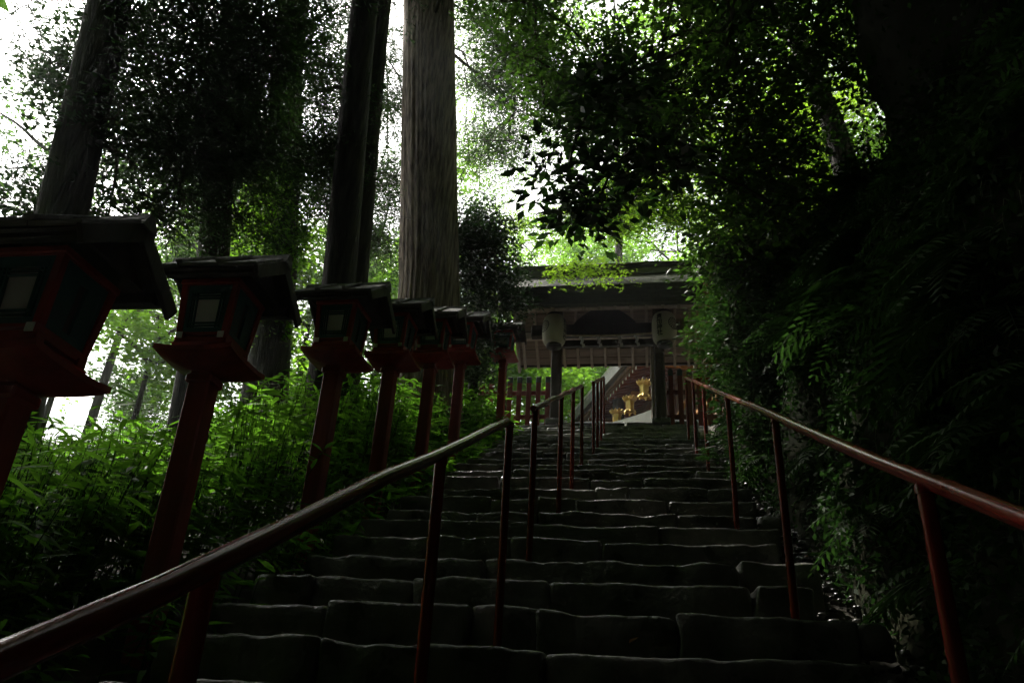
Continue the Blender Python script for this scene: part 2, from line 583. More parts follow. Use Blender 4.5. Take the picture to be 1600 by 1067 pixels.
STEP_Y = [3.46, 3.92, 4.34, 4.79, 5.25, 5.73, 6.14, 6.62, 7.16, 7.70, 8.20, 8.68, 9.22, 9.72, 10.22, 10.72, 11.2, 11.7, 12.2, 12.68, 13.12, 13.55]
_y = 3.46
while _y > -3.2:
    _y -= random.uniform(.43, .5)
    STEP_Y.insert(0, _y)
STEP_Y.append(13.98)
stairs = empty('stone_stairs'); tag(stairs, 'worn irregular stone steps climbing to the shrine gate', None, kind='structure')
_seed = 0
for si in range(len(STEP_Y) - 1):
    y0, y1 = STEP_Y[si], STEP_Y[si + 1]
    z1 = M_SLOPE * y0
    zprev = M_SLOPE * (STEP_Y[si - 1] if si else y0 - .47)
    x = -2.12 + random.uniform(-.12, .08)
    xr = .90 + random.uniform(-.06, .08)
    while x < xr - .12:
        w = random.choice((.35, .55, .7, .85, 1.0, 1.25, 1.5)) * random.uniform(.85, 1.15)
        if x + w > xr - .22:
            w = xr - x
        _seed += 1
        hh = (z1 - zprev) + .07
        dz = random.uniform(-.020, .014)
        dy = random.uniform(-.022, .03)
        dep = (y1 - y0) + .10
        me_v, me_f = rock_verts(w - random.uniform(.000, .006), dep, hh, _seed, nx=max(7, int(w / .045)), ny=6, nz=6, r=.020, amp=.022, freq=3.0, chip=.024)
        rx = random.uniform(-.022, .022)
        c = Vector((x + w / 2, y0 + dep / 2 + dy, z1 - hh / 2 + dz))
        vs = [(p.x + c.x, p.y + c.y + p.x * rx, p.z + c.z + p.x * rx * .9) for p in me_v]
        o = MB().add(vs, me_f, True).build('stone', 'stone', stairs)
        o.data.set_sharp_from_angle(angle=math.radians(60))
        x += w
# the landing at the gate
for row, (ya, yb) in enumerate(((14.02, 14.55), (14.55, 15.05))):
    x = -2.2
    while x < 1.0:
        w = random.uniform(.5, .9)
        w = min(w, 1.05 - x)
        _seed += 1
        v, f = rock_verts(w - .02, yb - ya - .02, .2, _seed, nx=5, ny=3, nz=2, r=.03, amp=.015)
        cz = 6.60 + .03 * (x > -.2) * (x + .2)
        MB().add([(p.x + x + w / 2, p.y + (ya + yb) / 2, p.z + cz) for p in v], f, True).build('stone', 'stone', stairs)
        x += w + .001

for row in range(5):
    ya = 15.05 + .40 * row; zt = 6.68 + .21 * (row + 1)
    x = -2.25
    while x < 1.25:
        w = min(random.uniform(.45, .9), 1.35 - x)
        _seed += 1
        v, f = rock_verts(w - .02, .5, .30, _seed, nx=5, ny=3, nz=2, r=.03, amp=.02)
        MB().add([(p.x + x + w / 2, p.y + ya + .25, p.z + zt - .15 + .05 * max(0, x + .3)) for p in v], f, True).build('stone', 'stone', stairs)
        x += w + .001

# ------------------------------------------------------------------ fern-grown bank on the right
BANK = [(1.16, -.40), (1.22, -.05), (1.32, .35), (1.40, .8), (1.52, 1.3), (1.60, 1.8), (1.74, 2.25), (1.86, 2.7), (2.05, 3.05), (2.35, 3.3), (2.9, 3.5), (3.8, 3.95), (5.2, 4.6)]
def bank_point(y, v):
    """v 0..1 from the gutter up over the lip"""
    t = v * (len(BANK) - 1)
    k = min(int(t), len(BANK) - 2); fr = t - k
    x = BANK[k][0] * (1 - fr) + BANK[k + 1][0] * fr
    h = BANK[k][1] * (1 - fr) + BANK[k + 1][1] * fr
    fade = 1 - .62 * float(sstep(9.0, 13.0, y))
    h = -.4 + (h + .4) * fade
    x = x + .35 * float(sstep(10.5, 13.2, y)) * (1 - v)
    p = Vector((x, y, float(stair_z(y)) + h))
    q = Vector((x * .9, y * .9, p.z * .9))
    amp = .26 * min(1, v * 5 + .15)
    d = noise.noise(q) + .5 * noise.noise(q * 2.3) + .3 * noise.noise(q * 5.1)
    p.x += -amp * d * .8
    p.z += amp * d * .35
    return p
def build_bank():
    ys = np.arange(-8, 13.4, .13); vs = np.linspace(0, 1, 52)
    V = [bank_point(float(y), float(v)) for y in ys for v in vs]
    n = len(vs)
    F = [(i * n + j, i * n + j + 1, (i + 1) * n + j + 1, (i + 1) * n + j) for i in range(len(ys) - 1) for j in range(n - 1)]
    F = [f[::-1] for f in F]
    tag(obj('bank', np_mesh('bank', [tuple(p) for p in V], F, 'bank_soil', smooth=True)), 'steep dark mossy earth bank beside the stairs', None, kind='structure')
build_bank()

# overhanging rock on top of the bank
def outcrop(c, rad, seed, label):
    V = []; F = []; n, m = 110, 80
    for i in range(m + 1):
        ph = math.pi * i / m
        for j in range(n):
            th = 2 * math.pi * j / n
            d = Vector((math.sin(ph) * math.cos(th), math.sin(ph) * math.sin(th), math.cos(ph)))
            q = d * 1.3 + Vector((seed, seed * 2, 0))
            r = 1 + .08 * noise.noise(q) + .08 * noise.noise(q * 2.4) + .06 * noise.noise(q * 5) + .03 * noise.noise(q * 13)
            V.append((c[0] + d.x * rad[0] * r, c[1] + d.y * rad[1] * r, c[2] + d.z * rad[2] * r))
    for i in range(m):
        for j in range(n):
            j2 = (j + 1) % n
            F.append((i * n + j, (i + 1) * n + j, (i + 1) * n + j2, i * n + j2))
    o = obj('rock_outcrop', np_mesh('rock_outcrop', V, F, 'rock', smooth=True))
    tag(o, label, 'rock')
    return o
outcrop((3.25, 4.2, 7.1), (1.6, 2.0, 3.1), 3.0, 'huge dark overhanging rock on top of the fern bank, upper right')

# pebbles in the gutter between stairs and bank
def build_pebbles():
    V = []; F = []; b = 0
    base, bf = rock_verts(1, 1, 1, 0, 2, 2, 2, .42, .05)
    rng = random.Random(4)
    for k in range(1500):
        y = rng.uniform(-2, 12.5)
        x = rng.uniform(.86, 1.30)
        s = rng.uniform(.022, .06)
        z = float(stair_z(y)) - .27 + .10 * abs(x - 1.05) + rng.uniform(0, .03)
        a = rng.uniform(0, 6.28); ca, sa = math.cos(a), math.sin(a)
        sx, sy, sz = s * rng.uniform(.8, 1.5), s, s * rng.uniform(.5, .8)
        for p in base:
            px, py, pz = p.x * sx, p.y * sy, p.z * sz
            V.append((x + px * ca - py * sa, y + px * sa + py * ca, z + pz))
        F += [tuple(i + b for i in f) for f in bf]
        b += len(base)
    o = obj('pebbles', np_mesh('pebbles', V, F, 'pebble', smooth=True))
    tag(o, 'wet dark pebbles filling the gutter between stairs and bank', 'pebbles', kind='stuff')
build_pebbles()
for i, (x, y, s, lab) in enumerate(((.98, 4.02, .17, 'small pale block of stone at the right edge of the stairs'),
                                    (1.03, 3.35, .15, 'rounded pale stone in the gutter at the bottom edge of the picture'),
                                    (.95, 6.3, .16, 'mossy edge stone beside the stairs under the right handrail'))):
    v, f = rock_verts(s * 1.2, s, s * .9, 90 + i, 4, 4, 3, .05, .025)
    o = MB().add(v, f, True).build('edge_stone', 'pale_stone' if i == 9 else 'stone', None, (x, y, float(stair_z(y)) - .14))
    tag(o, lab, 'stone')

# ------------------------------------------------------------------ handrails
def handrail(x, y0, y1, posts, label, ends=(0, 1), foot=-.12, h=.953):
    root = empty('handrail', (x, y0, M_SLOPE * y0))
    tag(root, label, 'handrail', 'red pipe handrails of the stairs')
    r = .0215
    pts = []
    n = 14
    for i in range(n + 1):
        y = y0 + (y1 - y0) * i / n
        pts.append((x + .008 * math.sin(i * 1.7 + x), y, M_SLOPE * y + h + .006 * math.sin(i * 2.1)))
    if ends[1]:      # elbow turned down at the upper end
        e = pts[-1]
        pts += [(x, e[1] + .035, e[2] + .004), (x, e[1] + .055, e[2] - .018), (x, e[1] + .06, e[2] - .06)]
    if ends[0]:
        e = pts[0]
        pts = [(x, e[1] - .06, e[2] - .075), (x, e[1] - .05, e[2] - .04), (x, e[1] - .02, e[2] - .012)] + pts
    MB().tube(pts, r, 18).build('rail', 'rail_paint', root)
    for y in posts:
        zt = M_SLOPE * y + h - .012
        zb = M_SLOPE * y + foot - .25
        p = MB().tube([(x, y, zb), (x + .002, y, (zb + zt) / 2), (x, y, zt)], .0205, 14).build('post', 'rail_paint', root)
        MB().tube([(x, y, zt - .028), (x, y, zt - .004)], .0245, 14).build('collar', 'rail_paint', p)
    fix(root)
    return root
handrail(-.685, -2.6, 3.83, (-1.9, -.4, 1.2, 2.56, 3.88), 'red pipe handrail nearest the viewer, ending part way up the stairs', ends=(0, 1))
handrail(-.69, 4.80, 8.80, (4.84, 6.45, 7.6, 8.76), 'middle length of red handrail left of the gate opening', ends=(0, 0))
handrail(-.62, 9.75, 12.6, (9.78, 10.7, 11.65, 12.55), 'short topmost length of red handrail just below the gate', ends=(0, 0))
handrail(.69, -2.6, 11.6, (-1.6, .3, 2.06, 4.06, 6.14, 8.37, 10.0, 11.5), 'long red handrail on the right, along the fern bank', ends=(0, 1), foot=-.25)

# ------------------------------------------------------------------ wooden lanterns on posts
def make_lantern():
    root = empty('wooden_lantern')
    B = 1.42
    post = MB().box((0, 0, .45), (.122, .122, 1.74), .010).build('post', 'red_pole', root)
    MB().box((0, 0, B - .20), (.15, .15, .05), .01).build('collar', 'red_pole', post)
    # flared tray with upturned rim
    mb = MB(); n = 12; R = .218
    def zt(x, y): return B - .105 + .022 * (max(abs(x), abs(y)) / R) ** 5 + .016 * (abs(x * y) / R / R) ** 3
    def zb(x, y): return B - .175 + .066 * (max(abs(x), abs(y)) / R) ** 1.3 + .016 * (abs(x * y) / R / R) ** 3
    g = [(-R + 2 * R * i / n) for i in range(n + 1)]
    top = [(x + .012, y, zt(x, y)) for x in g for y in g]; bot = [(x + .012, y, zb(x, y)) for x in g for y in g]
    q = n + 1
    fs = [(i * q + j, (i + 1) * q + j, (i + 1) * q + j + 1, i * q + j + 1) for i in range(n) for j in range(n)]
    mb.add(top, fs, True); mb.add(bot, [f[::-1] for f in fs], True)
    ring = [i * q for i in range(q)] + [n * q + j for j in range(1, q)] + [i * q + n for i in range(n - 1, -1, -1)] + [j for j in range(n - 1, 0, -1)]
    rv = [top[i] for i in ring] + [bot[i] for i in ring]; L = len(ring)
    mb.add(rv, [(i, L + i, L + (i + 1) % L, (i + 1) % L) for i in range(L)])
    mb.build('tray', 'red_paint', root)
    frus(MB(), (0, 0, B - .12), (.20, .20), (0, 0, B - .032), (.31, .31)).build('support_block', 'red_paint', root)
    # sill beams with white end caps
    for s in (-1, 1):
        b = MB().box((s * .118, 0, B + .012), (.046, .30, .046), .004).build('sill', 'red_paint', root)
        for e in (-1, 1):
            MB().box((s * .118, e * .1525, B + .012), (.036, .006, .036), .001).build('end_cap', 'white_cap', b)
        MB().box((0, s * .118, B - .012), (.30, .046, .04), .004).build('sill', 'red_paint', root)
    # box frame, flaring upwards
    for sx in (-1, 1):
        for sy in (-1, 1):
            frus(MB(), (sx * .128, sy * .128, B + .03), (.032, .032), (sx * .150, sy * .150, B + .33), (.032, .032)).build('corner_post', 'red_paint', root)
    MB().box((0, 0, B + .335), (.345, .345, .03), .004).build('top_plate', 'red_paint', root)
    for k in range(4):
        rot = Matrix.Rotation(k * math.pi / 2, 3, 'Z')
        lean = math.atan2(.03, .37)
        def P(u, z, d=0.0):       # u along the side, z up the pane, d outwards
            t = (z - .03) / .30
            return rot @ Vector((u * (1 + .13 * t), -(.128 + .022 * t) + .004 - d, B + z))
        def slab(mb, u0, u1, z0, z1, d0, d1):
            f0 = 1.0
            vs = [P(u, z, d) for d in (d0, d1) for (u, z) in ((u0, z0), (u1, z0), (u1 * (1 + .0), z1), (u0, z1))]
            mb.add([tuple(v) for v in vs], [(0, 1, 2, 3), (4, 7, 6, 5), (0, 4, 5, 1), (1, 5, 6, 2), (2, 6, 7, 3), (3, 7, 4, 0)])
        side = k % 2 == 1
        pane = MB(); slab(pane, -.112, .112, .035, .315, -.012, -.006)
        po = pane.build('shaded_pane' if side else 'paper_pane', 'side_pane_shaded' if side else 'shoji', root)  # side panes are coloured dark for shade, front and back stay paper
        la = MB()
        bars = [(-.112, -.092, .035, .315), (.092, .112, .035, .315), (-.0915, .0915, .035, .062), (-.0915, .0915, .270, .315)]
        if side:
            bars += [(-.0910, -.022, .0625, .2695), (.022, .0910, .0625, .2695)]
        else:
            bars += [(-.083, -.077, .0625, .2695), (.077, .083, .0625, .2695), (-.067, -.061, .0625, .2695), (.061, .067, .0625, .2695)]
        for (u0, u1, z0, z1) in bars:
            slab(la, u0, u1, z0, z1, -.0055, .010)
        if not side:
            for (z0, z1) in ((.073, .079), (.090, .096), (.236, .242), (.253, .259)):
                slab(la, -.0912, .0912, z0, z1, -.005, .008)
        la.build('lattice', 'green_lattice', po)
        for (u0, u1, z0, z1) in ((-.125, .125, .022, .0345), (-.122, .122, .3155, .335)):
            ra = MB(); slab(ra, u0, u1, z0, z1, -.012, .014)
            ra.build('frame_rail', 'red_paint', root)
    # roof of planks: ridge along x, slopes to +-y
    ez, rz, hd, hl = B + .335, B + .545, .305, .335
    ang = math.atan2(rz - ez, hd)
    sl = math.hypot(hd, rz - ez)
    for s in (-1, 1):
        R = Matrix.Rotation(-s * ang, 3, 'X')
        w = 2 * hl / 3
        for k in range(3):
            xk = -hl + w * (k + .5)
            c = Vector((xk, s * hd / 2, (ez + rz) / 2)) + R @ Vector((0, 0, .016 + .005 * (k == 1)))
            rr = R @ Matrix.Rotation(random.uniform(-.012, .012), 3, 'Y')
            MB().box(c, (w - .003, sl + .012, .022), .004, rr).build('roof_plank', 'shingle', root)
        for k in range(2):
            xk = -hl + w * (k + 1)
            c = Vector((xk, s * hd / 2, (ez + rz) / 2)) + R @ Vector((0, 0, .040))
            MB().box(c, (.034, sl + .014, .022), .004, R).build('batten', 'shingle', root)
        c = Vector((0, s * hd / 2, (ez + rz) / 2)) + R @ Vector((0, -s * 0, -.006))
        MB().box(c, (2 * hl - .05, sl - .03, .018), .003, R).build('roof_lining', 'dark_wood', root)
        # eave beam
        MB().box((0, s * (hd - .06), ez + .012), (2 * hl - .10, .04, .05), .004).build('eave_beam', 'dark_wood', root)
        for e in (-1, 1):     # barge boards
            c = Vector((e * (hl - .004), s * (hd / 2 + .012), (ez + rz) / 2)) + R @ Vector((0, 0, -.032))
            MB().box(c, (.022, sl + .03, .075), .004, R).build('barge_board', 'dark_wood', root)
    MB().prism([(-.05, rz - .02), (.05, rz - .02), (.018, rz + .045), (-.018, rz + .045)], 'x', -hl - .02, hl + .02).build('ridge', 'shingle', root)
    for e in (-1, 1):
        MB().prism([(-hd + .10, ez + .03), (hd - .10, ez + .03), (0, rz - .04)], 'x', e * (hl - .10) - .01, e * (hl - .10) + .01).build('gable_board', 'dark_wood', root)
    return root
LAN = [(2.263, 2.534, 'red wooden lantern cut by the left edge of the picture, nearest the viewer'),
       (3.524, 3.15, 'second red wooden lantern from the left edge, large and dark'),
       (5.195, 3.97, 'third red wooden lantern from the left, in front of twin trunks'),
       (6.434, 4.545, 'fourth red wooden lantern from the left, before the big cedar trunk'),
       (7.741, 5.186, 'fifth red wooden lantern from the left, right of the cedar trunk'),
       (9.14, 5.88, 'sixth red wooden lantern from the left, brightest red of the row'),
       (12.1, 7.30, 'small far red wooden lantern beside the gate roof and picket fence')]
proto = make_lantern()
for i, (yf, zb, lab) in enumerate(LAN):
    o = proto if i == 0 else copy_tree(proto)
    o.location = (-2.335 + .01 * math.sin(i * 2.3) + (.03 if i == 0 else 0), yf + .135, zb - 1.42)
    o.rotation_euler = (.008 * math.sin(i * 1.3), .010 * math.sin(i * 2.9 + 1), .03 * math.sin(i * 1.9))
    tag(o, lab, 'lantern', 'red wooden lanterns along the stairs')

# ------------------------------------------------------------------ the gate
def build_gate():
    g = empty('shrine_gate', (-.64, 13.95, 6.66))
    tag(g, 'small roofed wooden shrine gate at the top of the stairs', 'gate')
    CX = -.71; HL = 1.80; YC = 13.95
    for x in (-1.60, .36):
        p = MB().box((x, YC, 7.92), (.20, .20, 2.66), .02).build('pillar', 'old_wood', g)
        MB().box((x, YC, 6.64), (.34, .34, .12), .02).build('pillar_base', 'stone', p)
        MB().box((x, YC + .16, 8.47), (.10, .9, .12), .01).build('bracket_arm', 'old_wood', p)
    # beams
    MB().box((CX + .04, YC, 8.58), (2.9, .17, .24), .012).build('tie_beam', 'dark_wood', g)
    MB().box((CX + .04, YC + .02, 8.31), (2.2, .10, .14), .008).build('lower_tie', 'dark_wood', g)
    MB().box((CX, YC, 9.30), (2 * HL - .2, .16, .16), .012).build('ridge_purlin', 'old_wood', g)
    for s in (-1, 1):
        MB().box((CX, YC + s * .62, 8.80), (2 * HL - .12, .13, .14), .01).build('purlin', 'pale_wood', g)
    # frog-leg strut, in silhouette over the beam
    prof = []
    for i in range(25):
        t = -1 + 2 * i / 24
        prof.append((CX + .04 + t * .60, 8.705 + .40 * max(0.0, math.cos(t * math.pi / 2)) ** .75 * (1 - .25 * abs(t)) + .02))
    MB().prism([(CX + .04 - .62, 8.70)] + prof + [(CX + .04 + .62, 8.70)], 'y', YC - .06, YC + .06).build('frog_leg_strut', 'dark_wood', g)
    MB().box((CX + .04, YC, 9.17), (.26, .2, .08), .01).build('bearing_block', 'dark_wood', g)
    # roof: rafters, boards, bark layers, ridge
    ez, rz, hd = 8.40, 9.40, 1.27
    ang = math.atan2(rz - ez, hd); sl = math.hypot(hd, rz - ez)
    for s in (-1, 1):
        R = Matrix.Rotation(-s * ang, 3, 'X')
        mid = Vector((CX, YC + s * hd / 2, (ez + rz) / 2))
        n = 13
        for k in range(n):
            x = -HL + .10 + (2 * HL - .20) * k / (n - 1)
            c = mid + Vector((x, 0, 0)) + R @ Vector((0, 0, -.01))
            MB().box(c, (.055, sl + .03, .07), .005, R).build('rafter', 'pale_wood', g)
        nb = 8
        for k in range(nb):
            wv = sl / nb
            c = mid + R @ Vector((0, -sl / 2 + wv * (k + .5), .04 + .004 * (k % 2)))
            MB().box(c, (2 * HL, wv - .014, .02), .003, R).build('ceiling_board', 'board_wood', g)
        # eave lath and thick layered bark edge
        MB().box((CX, YC + s * (hd + .01), ez + .035), (2 * HL + .02, .05, .05), .005).build('eave_lath', 'dark_wood', g)
        for k in range(5):
            y0 = hd + .03 + .012 * k
            za = ez + .065 + .075 * k
            poly = [(YC + s * y0, za), (YC + s * y0, za + .073), (YC + s * .02, za + .073 + (rz - ez) * .97 * (y0 - .02) / hd), (YC + s * .02, za + (rz - ez) * .97 * (y0 - .02) / hd + .002)]
            if s > 0: poly = poly[::-1]
            MB().prism(poly, 'x', CX - HL - .03 - .006 * k, CX + HL + .03 + .006 * k).build('bark_layer', 'bark_roof', g)
        for e in (-1, 1):
            c = Vector((CX + e * (HL + .025), YC + s * (hd / 2 + .02), (ez + rz) / 2 - .02))
            MB().box(c, (.05, sl + .10, .20), .008, R).build('barge_board', 'pale_wood', g)
    MB().box((CX, YC, 9.80), (2 * HL - .02, .42, .12), .012).build('ridge_box', 'copper_ridge', g)
    MB().box((CX, YC, 9.895), (2 * HL - .08, .34, .066), .012).build('ridge_box', 'copper_ridge', g)
    MB().box((CX, YC, 9.97), (2 * HL, .46, .08), .02).build('ridge_cap', 'copper_ridge', g)
    # open door leaf behind the right pillar
    d = MB().box((.235, YC + .62, 7.62), (.055, .95, 1.86), .008).build('door_leaf', 'pale_wood', g)
    for z in (7.2, 8.05):
        MB().box((.202, YC + .62, z), (.011, .93, .09), .003).build('door_rail', 'pale_wood', d)
    MB().tube([(.20, YC + .16, 7.60), (.185, YC + .16, 7.58), (.20, YC + .16, 7.55)], .012, 8).build('door_ring', 'black_lacquer', d)
    fix(g)
build_gate()

def paper_lantern(c, crest_az, text_az, label):
    root = empty('paper_lantern', c)
    tag(root, label, 'lantern', 'paper lanterns hung under the gate eave')
    R, H = .225, .60
    def rad(z):
        t = max(-1, min(1, z / (H / 2)))
        return R * (.62 + .38 * (1 - abs(t) ** 3.2) ** .55)
    prof = []
    n = 44
    for i in range(n + 1):
        z = -H / 2 + H * i / n
        prof.append((rad(z) * (1 - .012 * (i % 2)), z))
    MB().lathe(prof, 36).build('paper_body', 'paper', root)
    for s, nm in ((1, 'top_ring'), (-1, 'bottom_ring')):
        z = s * H / 2
        MB().lathe([(.0, z + s * .05), (.135, z + s * .05), (.145, z + s * .04), (.145, z - s * .012), (.0, z - s * .012)], 28).build(nm, 'black_lacquer', root)
    MB().tube([(0, 0, H / 2 + .04), (0, .0, H / 2 + .16)], .006, 6).build('hook', 'black_lacquer', root)
    def wrap(u, z, az, e=.004):
        r = rad(z) + e
        th = -math.pi / 2 + az + u / R
        return (r * math.cos(th), r * math.sin(th), z)
    # round wheel crest
    mb = MB()
    def strip(pl, w):
        for (a, b) in zip(pl[:-1], pl[1:]):
            d = Vector((b[0] - a[0], b[1] - a[1])); L = d.length or 1; nx, nz = -d.y / L * w / 2, d.x / L * w / 2
            mb.add([wrap(a[0] + nx, a[1] + nz, crest_az), wrap(a[0] - nx, a[1] - nz, crest_az), wrap(b[0] - nx, b[1] - nz, crest_az), wrap(b[0] + nx, b[1] + nz, crest_az)], [(0, 1, 2, 3)])
    cr = .115
    strip([(cr * math.cos(t * math.pi / 18), .03 + cr * math.sin(t * math.pi / 18)) for t in range(37)], .012)
    strip([(.03 * math.cos(t * math.pi / 8), .03 + .03 * math.sin(t * math.pi / 8)) for t in range(17)], .010)
    for k in range(14):
        a = k * math.pi / 7
        for q in range(3):
            r0, r1 = .042 + .022 * q, .042 + .022 * (q + 1)
            strip([(r0 * math.cos(a), .03 + r0 * math.sin(a)), (r1 * math.cos(a), .03 + r1 * math.sin(a))], .009 + .004 * q)
    mb.build('crest', 'ink', root)
    # brushed characters down the side
    cu = bpy.data.curves.new('lettering', 'FONT')
    cu.body = '\u8cb4\n\u8239\n\u795e\n\u793e'
    cu.size = .115; cu.space_line = .98; cu.align_x = 'CENTER'; cu.resolution_u = 3; cu.offset = .0022
    to = bpy.data.objects.new('lettering', cu)
    COL.objects.link(to)
    bpy.context.view_layer.update()
    me = bpy.data.meshes.new_from_object(to.evaluated_get(bpy.context.evaluated_depsgraph_get()))
    bpy.data.objects.remove(to)
    if len(me.vertices):
        co = np.zeros(len(me.vertices) * 3, np.float32); me.vertices.foreach_get('co', co); co = co.reshape(-1, 3)
        mid = (co[:, 1].max() + co[:, 1].min()) / 2
        out = np.array([wrap(x, max(-.26, min(.26, y - mid)), text_az, .0045) for x, y, _ in co], np.float32)
        me.vertices.foreach_set('co', out.ravel())
        me.materials.clear(); me.materials.append(MATS['ink'])
        obj('lettering', me, root)
    return root
paper_lantern((-1.575, 13.18, 8.20), math.radians(-50), math.radians(68), 'white paper lantern hanging in front of the left gate pillar')
paper_lantern((.45, 13.18, 8.19), math.radians(48), math.radians(-24), 'white paper lantern with black crest hanging at the right gate pillar')

def build_rope():
    r = empty('straw_rope', (-.64, 13.80, 8.42)); tag(r, 'straw rope with white paper streamers strung across the gate beam', 'rope')
    pts = []
    for i in range(29):
        t = i / 28
        pts.append((-1.50 + 1.76 * t, 13.80, 8.43 - .03 * math.sin(math.pi * t)))
    MB().tube(pts, [.016 + .004 * (i % 2) for i in range(29)], 8).build('rope', 'straw', r)
    for x in (-1.13, -.80, -.40, -.08):
        mb = MB()
        w = .055; z = 8.41; dx = 0
        for k in range(4):
            x0 = x + dx
            mb.box((x0, 13.80 + .006 * k, z - .035), (w, .003, .065), 0, Matrix.Rotation(.25 * (-1) ** k, 3, 'Y'))
            z -= .056; dx += .03 * (1 if k % 2 == 0 else -.2)
        mb.build('paper_streamer', 'white_paper', r)
    fix(r)
build_rope()

def fence(x0, x1, y, zb, zt, label, rounded=False):
    r = empty('picket_fence', ((x0 + x1) / 2, y, zb)); tag(r, label, 'fence', 'red picket fences beside the gate')
    n = int(round((x1 - x0) / .172))
    for k in range(n + 1):
        x = x0 + (x1 - x0) * k / n
        p = MB().box((x, y, (zb + zt) / 2), (.092, .035, zt - zb), .004).build('picket', 'fence_paint', r)
        if rounded:
            MB().prism([(x - .048 + .096 * i / 8, zt - .02 + .05 * math.sin(math.pi * i / 8)) for i in range(9)] + [(x + .048, zt - .12), (x - .048, zt - .12)], 'y', y - .021, y + .021).build('picket_tip', 'fence_tip', p)
        else:
            MB().box((x, y, zt - .045), (.098, .041, .13), .006).build('picket_tip', 'fence_tip', p)
    for z in (zb + .19, zb + .68):
        MB().box(((x0 + x1) / 2, y + .045, z), (x1 - x0 + .16, .05, .085), .004).build('fence_rail', 'fence_paint', r)
    fix(r)
fence(-3.05, -1.76, 13.98, 6.62, 7.60, 'red picket fence left of the gate, green leaves behind it')
fence(.56, 1.42, 13.98, 6.60, 7.72, 'red picket fence right of the gate, at the top of the handrail', True)

# ------------------------------------------------------------------ the hall beyond the gate
def build_hall():
    h = empty('shrine_hall', (-.138, 19.67, 7.75), math.radians(22))
    tag(h, 'red and brown shrine hall with long swept eave seen through the gate', 'building')
    Z = -7.75
    ya, yb = -5.6, 8.5
    ze = 10.39 + Z
    sl = .33
    k = 0
    y = ya + .2
    while y < yb:
        b = MB()
        b.prism([(0, ze - .05), (2.6, ze - .05 + 2.6 * sl), (2.6, ze + .04 + 2.6 * sl), (0, ze + .04)], 'y', y - .035, y + .035)
        o = b.build('rafter', 'hall_red', h)
        MB().box((-.004, y, ze - .005), (.010, .062, .085), .002).build('end_cap', 'white_cap', o)
        y += .253
    MB().prism([(-.05, ze + .045), (2.6, ze + .045 + 2.65 * sl), (2.6, ze + .075 + 2.65 * sl), (-.05, ze + .075)], 'y', ya, yb).build('eave_boarding', 'hall_wood', h)
    MB().prism([(-.10, ze + .08), (-.10, ze + .19), (2.6, ze + .19 + 2.7 * sl), (2.6, ze + .08 + 2.7 * sl)], 'y', ya, yb).build('eave_lath', 'hall_wood', h)
    MB().prism([(-.24, ze + .195), (-.28, ze + .46), (4.6, ze + .46 + 4.9 * .52), (4.6, ze + .195 + 4.8 * .40)], 'y', ya - .2, yb + .2).build('roof', 'roof_grey', h)
    MB().prism([(-.27, ze + .47), (-.30, ze + .53), (-.05, ze + .65), (0.0, ze + .615)], 'y', ya - .2, yb + .2).build('roof_edge', 'pale_stone', h)
    for y in (-5.2, -2.9, -.6, 1.7, 4.0, 6.3, 8.1):
        p = MB().box((1.55, y, 1.45), (.22, .22, 3.1), .02).build('pillar', 'hall_wood', h)
        MB().box((1.1, y, ze + .02), (1.1, .14, .18), .01).build('bracket', 'hall_orange', p)
    MB().box((1.55, 1.4, ze + .28), (.18, 13.6, .2), .01).build('wall_beam', 'hall_wood', h)
    MB().box((1.5, 1.4, .55), (.14, 13.6, .16), .01).build('floor_beam', 'hall_orange', h)
    for i in range(6):
        y0 = (-5.2, -2.9, -.6, 1.7, 4.0, 6.3)[i]; y1 = (-2.9, -.6, 1.7, 4.0, 6.3, 8.1)[i]
        w = MB().box((1.62, (y0 + y1) / 2, 1.75), (.06, y1 - y0 - .24, 2.2), .004).build('wall_panel', 'hall_wood', h)
        for q in range(5):
            yy = y0 + .22 + (y1 - y0 - .44) * q / 4
            MB().box((1.58, yy, 1.75), (.03, .05, 2.1), .004).build('lattice_bar', 'hall_red', w)
    for y in (-5.55, 8.4):
        MB().prism([(1.4, .2), (4.4, .2), (4.4, ze + 1.9), (1.4, ze + .45)], 'y', y, y + .08).build('gable_wall', 'hall_wood', h)
    MB().box((2.8, 1.4, .42), (3.2, 14, .5), .02).build('floor', 'hall_wood', h)
    # veranda rail and sloping brace in orange lacquer
    MB().box((.62, 1.4, .62), (.10, 13.4, .09), .006).build('veranda_rail', 'hall_orange', h)
    for y in np.arange(-5, 8.2, 1.1):
        MB().box((.62, float(y), .35), (.08, .08, .6), .006).build('veranda_post', 'hall_orange', h)
    MB().prism([(.62, .2), (1.4, .2), (1.4, .28), (.62, .28)], 'y', -5.4, 8.2).build('veranda_floor', 'hall_wood', h)
    MB().box((.95, -1.2, 1.5), (.10, .08, 2.0), .006, Matrix.Rotation(.5, 3, 'Y')).build('brace', 'hall_orange', h)
    return h
build_hall()

